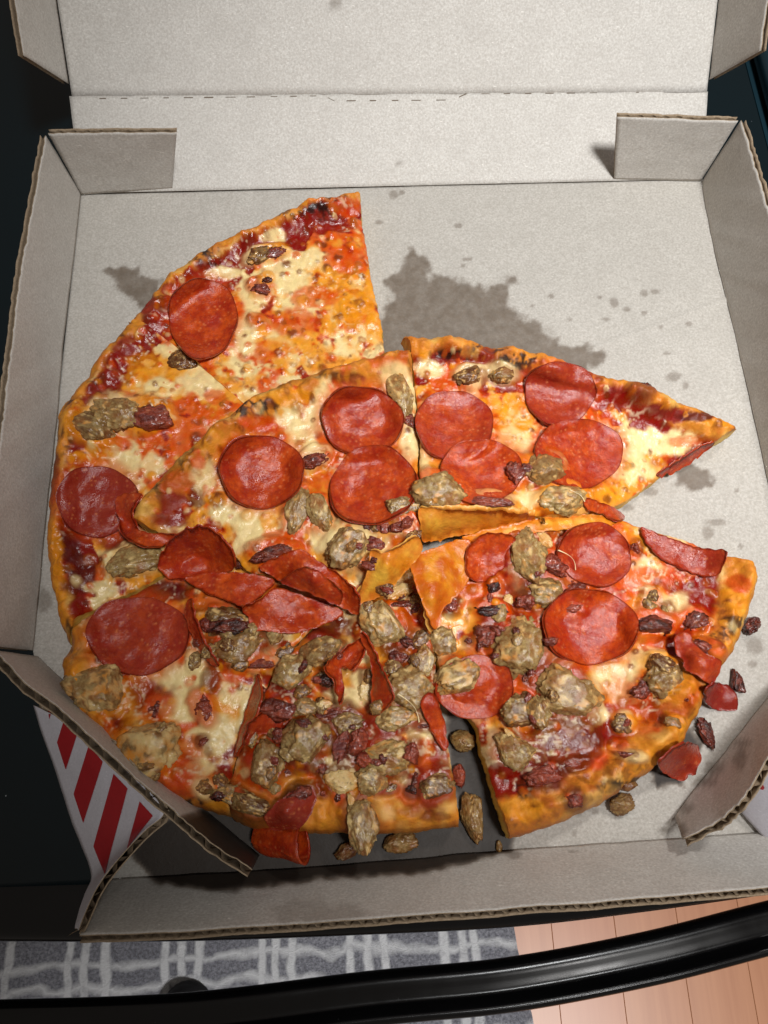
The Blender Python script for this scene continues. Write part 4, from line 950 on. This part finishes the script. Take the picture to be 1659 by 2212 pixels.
def pepperoni(par, u, v, ru, rv, cup=.22, tint=0.0, ang=0.0, lean=(0, 0), seed=0, lift=.0004, fold=0.0, foldang=0.0, rag=.04, name='pepperoni'):
    rs = np.random.RandomState(seed + 100)
    c, z0 = land(u, v); zc = c[2]
    nr, na = 26, 84; uvs = [(0, 0)]; rho = [0.0]; th = [0.0]
    ph = rs.uniform(0, 9)
    for i in range(1, nr + 1):
        r = (i / nr) ** .85
        for a in np.arange(na) / na * 2 * math.pi:
            k = 1 + rag * (math.sin(2 * a + ph) + .7 * math.sin(3 * a + 2 * ph) + .4 * math.sin(7 * a + ph * 3))
            uvs.append((r * k * math.cos(a), r * k * math.sin(a))); rho.append(r); th.append(a)
    uvs = np.array(uvs); rho = np.array(rho); th = np.array(th)
    ca, sa = math.cos(ang), math.sin(ang)
    px = np.c_[u + ru * uvs[:, 0] * ca - rv * uvs[:, 1] * sa, v + ru * uvs[:, 0] * sa + rv * uvs[:, 1] * ca]
    X = PV(px, np.full(len(px), zc + .002)); R = np.sqrt(np.ptp(X[:, 0]) * np.ptp(X[:, 1])) / 2
    g = grid_at(G_map(), X)
    # flatten what lies under: a slice of meat bridges the bumps
    k = np.maximum(g, np.median(g) - .002); q = np.c_[np.ones(len(X)), X[:, :2] - X[:, :2].mean(0)]
    pl = q @ np.linalg.lstsq(q, k, rcond=None)[0]
    z = .5 * np.maximum(g, pl - .003) + .5 * np.maximum(pl, g) + lift
    cupw = .8 * cup * R * (1 + .5 * np.sin(th * 2 + ph) + .35 * np.sin(3 * th + ph * 1.7))
    z += cupw * sstep(.45, 1.05, rho) ** 1.3
    z += .0006 * fbm(X[:, 0] * 90, X[:, 1] * 90, seed, 3)
    z += lean[0] * (px[:, 0] - u) / ru * R + lean[1] * -(px[:, 1] - v) / rv * R
    if fold:
        d = ((px[:, 0] - u) / ru * math.cos(foldang) + (px[:, 1] - v) / rv * math.sin(foldang))
        z += fold * R * sstep(.15, 1.0, d)
    z = np.maximum(z, grid_at(blur(maxf(HM, 1), 1), X) + .0003)
    # keep the raised rim on its line of sight so that the outline stays true
    X = PV(px, z)
    tris = [(0, 1 + j, 1 + (j + 1) % na) for j in range(na)]; tris = [(0, 1 + (j + 1) % na, 1 + j) for j in range(na)]
    for i in range(nr - 1):
        for j in range(na):
            a, b, c_, d = 1 + i * na + j, 1 + i * na + (j + 1) % na, 1 + (i + 1) * na + (j + 1) % na, 1 + (i + 1) * na + j
            tris += [(a, b, c_), (a, c_, d)]
    bnd = [1 + (nr - 1) * na + j for j in range(na)]
    V, F = solid(X, tris, bnd, .0013)
    ed = np.r_[rho, rho]; o = new_obj(name, V, F, M['pepperoni'], SL[par] if par else None, attrs={'edge': ed, 'tint': np.full(len(V), tint)})
    h_add(X); return o
def sheet(name, par, pts, inner=(), mat_='pepperoni', th=.0011, tint=0.0, step=.0011, seed=0, colr=None, rel=True, noise_a=.0008, label=None, tr=None):
    """a bent piece: outline points (u, v, dz above what lies there)"""
    g = blur(maxf(HM, 1), 3)
    def w3(q):
        u, v, dz = q
        if tr: u, v = tr(u, v)
        if not rel: return P(u, v, dz)
        z = .015
        for _ in range(8): z = .5 * z + .5 * float(grid_at(g, P(u, v, z + dz)[None, :2])[0])
        return P(u, v, z + dz)
    O = np.array([w3(q) for q in pts]); O = resample(catmull(O, True, 6), step, True)
    I = np.array([w3(q) for q in inner]).reshape(-1, 3)
    t = np.roll(O, -1, 0) - np.roll(O, 1, 0); nn = np.stack([t[:, 1], -t[:, 0]], 1); nn /= np.linalg.norm(nn, axis=1)[:, None] + 1e-12
    O[:, :2] += nn * (.0007 * fbm(O[:, 0] * 300, O[:, 1] * 300, seed, 3))[:, None]
    pts2, tris, bnd = fill(O[:, :2], step, seed)
    sub = np.arange(0, len(O), 3); A = np.vstack([O[sub], I]) if len(I) else O[sub]
    z = TPS(A[:, :2], A[:, 2], 1e-5)(pts2)
    z += noise_a * fbm(pts2[:, 0] * 160, pts2[:, 1] * 160, seed, 3)
    if rel: z = np.maximum(z, grid_at(blur(maxf(HM, 1), 1), pts2) + .0006)
    top = np.c_[pts2, z]; V, F = solid(top, tris, bnd, th)
    d = dist_poly(pts2, O[:, :2], np.roll(O[:, :2], -1, 0)); ed = np.clip(1 - d / .012, 0, 1) * .97
    attrs = {'edge': np.r_[ed, ed], 'tint': np.full(len(V), tint)}; cols = None
    if mat_ != 'pepperoni':
        n1 = fbm(pts2[:, 0] * 110, pts2[:, 1] * 110, seed + 3, 4); base = np.asarray(colr[0]); alt = np.asarray(colr[1])
        k = sstep(-.3, .4, n1)[:, None]; c = base * (1 - k) + alt * k
        k = sstep(.05, .5, fbm(pts2[:, 0] * 260, pts2[:, 1] * 260, seed + 8, 3))[:, None] * .5; c = c * (1 - k) + lin(186, 96, 22) * k
        top_n = .0006 * n1; z = z + top_n
        k = sstep(.004, .0005, d + .0015 * n1)[:, None] * .6; c = c * (1 - k) + lin(206, 96, 20) * k
        cols = {'Col': np.vstack([c, np.ones_like(c) * lin(226, 170, 84)])}; attrs = None
    o = new_obj(name, V, F, M[mat_], SL[par] if par else None, attrs=attrs, cols=cols)
    if label: o['label'] = label
    h_add(top); return o
import bmesh
def ico(n):
    bm = bmesh.new(); bmesh.ops.create_icosphere(bm, subdivisions=n, radius=1)
    v = np.array([x.co[:] for x in bm.verts]); f = [tuple(x.index for x in p.verts) for p in bm.faces]; bm.free(); return v, f
ICO5, ICO4 = ico(5), ico(4)
def chunk(name, par, u, v, ru, rv, ang=0, h=.8, sink=.3, seed=0, mat_='sausage', a1=.0, a2=.0, planes=5, rough=.16, z=None, cmask=None):
    """a lumpy piece of meat, size in image units, angle in degrees (clockwise in the picture)"""
    rs = np.random.RandomState(seed + 7); D, F = ICO4 if max(ru, rv) < 24 or mat_ == 'bacon' else ICO5
    s_ = rs.uniform(0, 50)
    r = 1 + 1.5 * rough * fbm(D[:, 0] * 1.5 + s_, D[:, 1] * 1.5, D[:, 2] * 1.5, 2) + rough * .8 * fbm(D[:, 0] * 4 + s_, D[:, 1] * 4, D[:, 2] * 4, 4, .6)
    V = D * r[:, None]
    for k in range(planes):
        n_ = rs.normal(size=3); n_[2] *= .6; n_ /= np.linalg.norm(n_); off = rs.uniform(.62, .88)
        d = V @ n_ - off; V = V - np.where(d > 0, d * .8, 0)[:, None] * n_
    V += D * (.045 * fbm(D[:, 0] * 5 + s_, D[:, 1] * 5, D[:, 2] * 5, 4, .65))[:, None]
    if mat_ == 'sausage' and par != 'loose':
        n_ = np.array([rs.uniform(-.35, .35), rs.uniform(-.35, .35), 1.0]); n_ /= np.linalg.norm(n_); d = V @ n_ - .72; V = V - np.where(d > 0, d * .7, 0)[:, None] * n_
    V[:, :2] /= np.abs(V[:, :2]).max(0)
    p, z0 = land(u, v, .003) if z is None else (P(u, v, z), z)
    sx, sy = scale_px(u, v, p[2]); a = math.radians(-ang)
    S = np.array([ru * sx, rv * sy, 0]); S[2] = h * min(S[0], S[1])
    if z is None:
        gz = z0 - ((.42 if mat_ == 'sausage' else .12) * min(.0055, .001 + ru * 7e-5) if par != 'loose' else 0)
    else: gz = z
    L = V * S; R_ = np.array([[math.cos(a), -math.sin(a)], [math.sin(a), math.cos(a)]])
    L[:, :2] = L[:, :2] @ R_.T
    zc = gz + S[2] * (1 - 2 * sink)
    c = P(u, v, zc); W = L + np.array([c[0], c[1], zc])
    W[:, 2] = np.maximum(W[:, 2], gz - max(.004, S[2] * .9) if gz > .006 else .0008)
    n1 = fbm(D[:, 0] * 2 + s_, D[:, 1] * 2, D[:, 2] * 2, 3); n2 = fbm(D[:, 0] * 3 + s_ + 9, D[:, 1] * 3, D[:, 2] * 3, 3)
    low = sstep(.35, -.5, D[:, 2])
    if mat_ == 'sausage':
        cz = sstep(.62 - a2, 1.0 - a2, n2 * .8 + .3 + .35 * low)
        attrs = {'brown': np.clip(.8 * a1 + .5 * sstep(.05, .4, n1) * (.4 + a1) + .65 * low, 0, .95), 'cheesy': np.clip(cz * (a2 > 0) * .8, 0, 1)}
    else: attrs = {'dark': np.clip(a1 + .5 * n1, 0, 1)}
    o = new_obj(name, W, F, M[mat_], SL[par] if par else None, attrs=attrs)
    h_add(W[W[:, 2] > zc]); return o

# --- crumpled dough edges first (they belong to the slices)
DG = (lin(232, 172, 60), lin(214, 128, 24)); DO = (lin(214, 132, 26), lin(190, 86, 6))
sheet('bent_tip', 'D', [(888, 1206, .031, ), (930, 1186, .031), (1010, 1164, .027), (1016, 1220, .026), (1004, 1268, .027), (972, 1300, .028), (956, 1318, .029), (942, 1360, .030), (926, 1335, .032), (908, 1290, .033), (894, 1250, .033)], [(950, 1230, .032), (930, 1290, .036)], 'dough', .004, seed=1, colr=DO, rel=False, label='bare golden dough tip bent downwards')
sheet('dough_edge', 'C', [(905, 1100, .040), (935, 1098, .041), (1000, 1104, .040), (1090, 1104, .036), (1180, 1119, .030), (1150, 1131, .022), (1080, 1143, .021), (990, 1158, .021), (917, 1171, .022), (907, 1135, .034)], [(990, 1128, .033), (1090, 1122, .029), (930, 1140, .034)], 'dough', .003, seed=2, colr=DG, rel=False, label='pale yellow cut dough edge')
sheet('dough_edge', 'D', [(1000, 1160, .024), (1090, 1134, .026), (1180, 1116, .026), (1290, 1112, .021), (1340, 1122, .019), (1300, 1140, .022), (1200, 1146, .026), (1100, 1160, .026), (1040, 1172, .026)], [(1180, 1130, .029)], 'dough', .003, seed=3, colr=DG, rel=False, label='pale yellow cut dough edge')
sheet('curled_tip', 'B', [(800, 1192, .040), (830, 1194, .041), (862, 1182, .042), (900, 1160, .041), (912, 1178, .038), (904, 1205, .034), (870, 1242, .030), (836, 1284, .027), (800, 1298, .024), (772, 1306, .024), (780, 1270, .030), (796, 1226, .036)], [(840, 1225, .041)], 'dough', .003, seed=4, colr=DG, rel=False, label='folded dough tip showing its yellow underside')
for k in range(1): pass

# --- pepperoni
for i, (k, u, v, ru, rv, cup, tint, ln) in enumerate(PEP): pepperoni(k, u, v, ru, rv, cup, tint + .25 * ((i * 37) % 7) / 6, lean=ln, seed=i * 3 + 1)
z6 = lambda u, v: (54.9 + .3637 * u, 987.5 + .3637 * v)
y1 = lambda u, v: (438.9 + .3307 * u, 1069.8 + .3307 * v)
y2 = lambda u, v: (219.4 + .2976 * u, 1371.5 + .2976 * v)
y3 = lambda u, v: (548.6 + .3307 * u, 1371.5 + .3307 * v)
y4 = lambda u, v: (877.8 + .2645 * u, 1069.8 + .2645 * v)
y5 = lambda u, v: (1206.9 + .2725 * u, 1069.8 + .2725 * v)
y6 = lambda u, v: (987.5 + .4048 * u, 1398.9 + .4048 * v)
z5 = lambda u, v: (822.9 + .4795 * u, 685.8 + .4795 * v)
z3 = lambda u, v: (82.3 + .463 * u, 384 + .463 * v)
yr = lambda u, v: (1371.5 + .2727 * u, 1371.5 + .2727 * v)
def psheet(par, tr, pts, inner=(), **kw): return sheet('pepperoni', par, pts, inner, tr=tr, **kw)
# the ones crushed along the lower edge of the middle slice
psheet('B', z6, [(540, 250, .006), (600, 212, .009), (690, 222, .006), (640, 300, .003), (650, 400, .003), (740, 450, .003), (860, 455, .005), (900, 470, .007), (860, 512, .009), (760, 532, .009), (650, 508, .009), (585, 455, .008), (545, 350, .008)], [(620, 420, .004)], seed=21, tint=.2)
psheet('B', z6, [(788, 660, .006), (815, 560, .011), (900, 470, .014), (985, 422, .014), (1080, 418, .013), (1155, 470, .013), (1222, 560, .013), (1246, 662, .010), (1130, 700, .003), (1000, 716, .003), (860, 722, .004)], [(1010, 580, .002), (930, 620, .002), (1100, 600, .003)], seed=22, tint=.15)
psheet('B', z6, [(950, 722, .005), (1100, 688, .007), (1300, 688, .008), (1482, 728, .008), (1425, 800, .010), (1312, 884, .010), (1200, 850, .007), (1050, 790, .005)], [(1240, 770, .012)], seed=23, tint=.1)
psheet('S3', y1, [(258, 745, .004), (360, 690, .008), (480, 605, .010), (700, 672, .009), (915, 758, .006), (825, 832, .006), (600, 902, .005), (440, 892, .004), (330, 882, .003), (290, 805, .003)], [(500, 760, .010), (700, 770, .010)], seed=24, tint=.1)
psheet('B', y1, [(370, 468, .003), (500, 396, .005), (600, 357, .007), (670, 366, .008), (790, 455, .008), (910, 545, .007), (1010, 650, .007), (1014, 782, .005), (905, 735, .004), (760, 660, .007), (620, 610, .006), (520, 568, .004), (440, 520, .003)], [(660, 460, .013), (820, 590, .013), (940, 660, .010)], seed=25, tint=.05)
psheet('B', y1, [(508, 566, .009), (640, 478, .012), (742, 490, .013), (830, 560, .012), (905, 640, .011), (888, 720, .008), (760, 664, .009), (620, 610, .008)], [(720, 570, .015)], seed=26, tint=.2)
psheet('S4', y3, [(560, 120, .008), (640, 60, .010), (700, 20, .012), (722, 100, .012), (650, 225, .013), (600, 215, .009), (565, 220, .008), (590, 350, .010), (562, 445, .011), (540, 380, .010), (522, 280, .012), (472, 235, .013), (480, 190, .012)], [(590, 160, .006), (660, 110, .008)], seed=27, tint=.15)
psheet('S4', y3, [(692, -4, .010), (738, 16, .012), (800, 150, .013), (862, 285, .013), (905, 430, .011), (785, 520, .004), (768, 420, .005), (770, 300, .006), (756, 160, .008)], [(820, 330, .011)], seed=28, tint=.1)
psheet('S4', y3, [(1085, 440, .003), (1160, 376, .005), (1210, 460, .006), (1248, 570, .006), (1264, 690, .005), (1246, 765, .003), (1195, 690, .003), (1130, 560, .003)], [], seed=29, tint=.05)
psheet('S3', z6, [(980, 838, .010), (1004, 960, .011), (1060, 1090, .012), (1145, 1242, .008), (1080, 1205, .005), (1010, 1100, .004), (955, 980, .004), (950, 890, .006)], [], seed=30, tint=.2)
psheet('S3', y2, [(1128, 288, .006), (1156, 400, .010), (1150, 480, .011), (1100, 620, .010), (1020, 780, .008), (962, 888, .003), (985, 760, .003), (1045, 560, .003), (1090, 420, .003)], [], seed=31, tint=.15)
psheet('S4', y2, [(1040, 800, .002), (1080, 640, .003), (1180, 560, .004), (1320, 540, .003), (1300, 680, .002), (1180, 720, .001)], [], seed=32, tint=.3)
# on the right-hand slice
psheet('D', y4, [(500, 470, .003), (560, 380, .006), (640, 318, .008), (760, 312, .009), (880, 340, .007), (896, 370, .005), (820, 470, .003), (800, 590, .002), (700, 660, .002), (590, 712, .002), (500, 650, .002)], [(680, 480, .007), (600, 600, .004)], seed=33)
psheet('D', y5, [(650, 252, .003), (780, 302, .003), (1000, 378, .004), (1200, 434, .006), (1302, 424, .010), (1322, 500, .010), (1262, 632, .005), (1170, 642, .003), (1000, 592, .002), (830, 512, .002), (718, 410, .002)], [(1000, 480, .001), (1180, 540, .003)], seed=34, tint=.55)
psheet('D', y5, [(928, 1130, .007), (965, 1095, .008), (1015, 1088, .009), (1090, 1190, .008), (1200, 1270, .007), (1295, 1320, .005), (1230, 1490, .003), (1150, 1460, .004), (1000, 1380, .004), (978, 1300, .004), (926, 1230, .006)], [(1080, 1290, .010)], seed=35, tint=.35)
psheet('C', z5, [(912, 812, .003), (960, 820, .005), (1040, 850, .006), (1098, 896, .004), (1080, 915, .003), (1000, 890, .002), (930, 862, .002)], [], seed=36)
psheet('C', z5, [(1250, 705, .001), (1330, 655, .003), (1440, 585, .003), (1500, 570, .002), (1470, 600, .001), (1360, 680, .001), (1262, 722, .0005)], [], seed=37, tint=.3)
# purple-ish folded piece and the curled one hanging over the front crust
psheet('S4', y2, [(1180, 1340, .004), (1230, 1270, .006), (1300, 1190, .007), (1420, 1130, .007), (1530, 1100, .005), (1560, 1180, .005), (1490, 1350, .006), (1400, 1410, .005), (1250, 1420, .003)], [(1330, 1290, .012)], seed=38, tint=.8)
def rolled(par):
    """a slice rolled into a short tube, hanging over the front crust"""
    a0 = P(*y2(1180, 1420), .004); a1 = P(*y2(1466, 1525), .021); n_, m_ = 40, 44
    ax = (a1 - a0) / np.linalg.norm(a1 - a0); s1 = np.cross(ax, [0, 0, 1]); s1 /= np.linalg.norm(s1); s2 = np.cross(s1, ax)
    V = []; F = []; E_ = []
    for i in range(n_):
        t = i / (n_ - 1); r = .0088 - .0012 * sstep(.3, 1.0, t) + .0005 * math.sin(t * 9)
        for j in range(m_):
            a = j / (m_ - 1) * 2 * math.pi * 1.12 + .9
            rr = r * (1 - .1 * j / (m_ - 1)) * (1 + .05 * math.sin(3 * a + 5 * t))
            p = a0 + (a1 - a0) * t + ax * (.004 * t * math.sin(a + 1.2)) + s1 * rr * math.cos(a) + s2 * rr * .72 * math.sin(a)
            V.append((p[0], p[1], max(p[2], .001))); E_.append(max(t, .5))
    for i in range(n_ - 1):
        for j in range(m_ - 1): F.append((i * m_ + j, i * m_ + j + 1, (i + 1) * m_ + j + 1, (i + 1) * m_ + j))
    V = np.array(V); k = len(V)
    ctr = a0 + (a1 - a0) * np.linspace(0, 1, n_)[:, None]; cc = np.repeat(ctr, m_, axis=0)
    inn = V + (cc - V) / (np.linalg.norm(cc - V, axis=1)[:, None] + 1e-9) * .0013
    F2 = [tuple(i + k for i in f_[::-1]) for f_ in F]
    rim = [(n_ - 1) * m_ + j for j in range(m_)]
    F3 = [(rim[j], rim[j + 1], rim[j + 1] + k, rim[j] + k) for j in range(m_ - 1)]
    F3 += [((i + 1) * m_, i * m_, i * m_ + k, (i + 1) * m_ + k) for i in range(n_ - 1)] + [(i * m_ + m_ - 1, (i + 1) * m_ + m_ - 1, (i + 1) * m_ + m_ - 1 + k, i * m_ + m_ - 1 + k) for i in range(n_ - 1)]
    A = np.vstack([V, inn]); o = new_obj('rolled_pepperoni', A, F + F2 + F3, M['pepperoni'], SL[par], attrs={'edge': np.r_[E_, E_], 'tint': np.full(len(A), .15)})
    o['label'] = 'pepperoni slice rolled into an open tube'
    h_add(V)
rolled('S4')

# --- sausage (slice, u, v, ru, rv, angle, brown, cheesy)
for i, (k, u, v, ru, rv, a, br, ch) in enumerate(SAU): chunk('sausage_chunk', k, u, v, ru * 1.27, rv * 1.27, a, h=.8, sink=.44, seed=i, a1=br, a2=max(ch, .2), planes=5, rough=.15)
# --- bacon (slice, u, v, ru, rv, angle, dark)
for i, (k, u, v, ru, rv, a, dk) in enumerate(BAC): chunk('bacon_bit', k, u, v, ru * 1.28, rv * 1.02, a, h=.62, sink=.4, seed=300 + i, mat_='bacon', a1=dk, planes=5, rough=.3)
# --- melted cheese lumps over the toppings
for i, (k, u, v, ru, rv, a) in enumerate([('D', 1176, 1166, 16, 22, -30), ('D', 1140, 1100, 20, 9, 0), ('S4', 862, 1278, 34, 22, -15), ('D', 1098, 1296, 13, 14, 0), ('S4', 792, 1492, 26, 34, 0), ('S4', 760, 1735, 9, 26, -15), ('D', 1102, 1588, 8, 22, -35), ('S4', 700, 1520, 20, 12, 0)]):
    chunk('cheese_lump', k, u, v, ru, rv, a, h=.6, sink=.45, seed=500 + i, a1=0, a2=2.0, planes=0, rough=.2)

# --- thin strings of stretched cheese
_, CST, _b = mat('cheese_string'); _b.inputs['Base Color'].default_value = (*lin(240, 218, 168), 1); _b.inputs['Roughness'].default_value = .25
CST = bpy.data.materials['cheese_string']
_n = N(CST.node_tree); _n.link(_n.mix(_n.noise(400, 3), lin(236, 206, 146), lin(246, 230, 190)), _b.inputs['Base Color'])
def string_(par, a, b, r=.0005, sag=.2, seed=0):
    p0, _z = land(*a); p1, _z = land(*b); p0 = p0 + [0, 0, .001]; p1 = p1 + [0, 0, .001]
    rs = np.random.RandomState(seed); side = rs.normal(size=3) * .0012; t = np.linspace(0, 1, 18)
    C = p0 + (p1 - p0) * t[:, None] + np.sin(t * math.pi)[:, None] * side; g_ = grid_at(HM, C); C[:, 2] = np.maximum(C[:, 2], g_ + .0003)
    rr = r * (1.7 - 1.3 * np.sin(t * math.pi)); V = []; F = []
    d = (p1 - p0) / np.linalg.norm(p1 - p0); s1 = np.cross(d, [0, 0, 1.0]); s1 /= np.linalg.norm(s1); s2 = np.cross(s1, d)
    for c_, r_ in zip(C, rr):
        for k in range(7): V.append(c_ + r_ * (math.cos(k * .8976) * s1 + math.sin(k * .8976) * s2))
    for i in range(17):
        for k in range(7): F.append((i * 7 + k, i * 7 + (k + 1) % 7, i * 7 + 7 + (k + 1) % 7, i * 7 + 7 + k))
    new_obj('cheese_string', V, F, CST, SL[par])
for i, (k, a, b, r) in enumerate([('D', (1205, 1190), (1242, 1232), .0007), ('D', (1160, 1350), (1180, 1315), .0005), ('S4', (690, 1738), (742, 1790), .0008), ('S4', (860, 1500), (905, 1560), .0008), ('S4', (905, 1540), (930, 1620), .0009), ('D', (1170, 1262), (1195, 1244), .0004), ('C', (1230, 1060), (1262, 1085), .0006), ('S4', (650, 1560), (690, 1540), .0008), ('S3', (450, 1590), (480, 1640), .0009), ('S4', (800, 1560), (850, 1585), .0008), ('D', (1090, 1560), (1130, 1620), .0009), ('S4', (600, 1500), (640, 1490), .0006), ('B', (880, 990), (900, 1040), .0007)]):
    if i in (0, 3, 6): string_(k, a, b, r * .3, seed=i)

# ------------------------------------------------------------------ loose bits in the tray (things of their own)
SL['loose'] = None
def loose(label, cat, name, *a, **k):
    o = chunk(name, 'loose', *a, **k); tag(o, label, cat, 'loose bits of topping in the tray'); return o
loose('long sausage crumb lying in the gap between the two front slices', 'sausage', 'sausage_crumb', 1022, 1766, 27, 60, -5, h=.8, sink=.1, seed=600, a1=.15, a2=.05)
loose('small sausage crumb at the top of the gap between the front slices', 'sausage', 'sausage_crumb', 998, 1602, 28, 27, 0, h=.8, sink=.1, seed=601, a1=.25)
loose('pink cube of ham against the cut edge of the front slice', 'ham', 'ham_bit', 994, 1674, 17, 30, 0, h=.9, sink=.1, seed=602, mat_='bacon', a1=-.3, planes=9)
loose('shiny grey sausage lump under the front crust by the front wall', 'sausage', 'sausage_crumb', 862, 1820, 44, 25, 0, h=.8, sink=.1, seed=603, a1=.1)
loose('brown greasy crumb beside the hanging sausage near the front wall', 'sausage', 'sausage_crumb', 752, 1836, 32, 20, -30, h=.7, sink=.1, seed=604, a1=.6)
loose('round sausage crumb lying below the golden crust of the right slice', 'sausage', 'sausage_crumb', 1342, 1738, 30, 24, -15, h=.8, sink=.1, seed=605, a1=.3)
loose('small brown crumb touching the lower right crust', 'crumb', 'meat_crumb', 1356, 1697, 22, 14, 0, h=.8, sink=.1, seed=606, a1=.7)
loose('tiny sausage stub on the crease of the front wall', 'crumb', 'meat_crumb', 1078, 1830, 8, 16, 0, h=.8, sink=.1, seed=607, a1=.2)
loose('dark curled bacon bit beyond the right crust corner', 'bacon', 'bacon_bit', 1622, 1350, 24, 18, -30, h=.9, sink=.1, seed=608, mat_='bacon', a1=.6, planes=8, rough=.35)
loose('dark knobbly bacon strip on the tray floor at the right', 'bacon', 'bacon_bit', 1592, 1474, 17, 30, 10, h=.5, sink=.1, seed=609, mat_='bacon', a1=.7, planes=8, rough=.4)
loose('dark bacon strip between the right crust and the torn flap', 'bacon', 'bacon_bit', 1526, 1585, 20, 40, -15, h=.5, sink=.1, seed=610, mat_='bacon', a1=.6, planes=8, rough=.35)
def loose_sheet(label, name, tr, pts, **k):
    o = sheet(name, 'loose', pts, tr=tr, **k); tag(o, label, 'pepperoni', 'loose bits of topping in the tray')
loose_sheet('dark pepperoni piece lying flat beside the right crust', 'pepperoni_piece', yr, [(560, 520, .002), (580, 420, .004), (680, 380, .004), (790, 440, .003), (815, 560, .002), (800, 605, .001), (640, 590, .001)], seed=41, tint=1.0)  # full tint puts the shade beside the crust into its colour
loose_sheet('torn red pepperoni scrap under the lower right crust', 'pepperoni_piece', yr, [(190, 1040, .006), (280, 930, .007), (400, 860, .006), (500, 880, .005), (528, 960, .004), (500, 1060, .005), (470, 1110, .003), (420, 1100, .002), (395, 1155, .002), (300, 1140, .002)], seed=42, tint=.6)
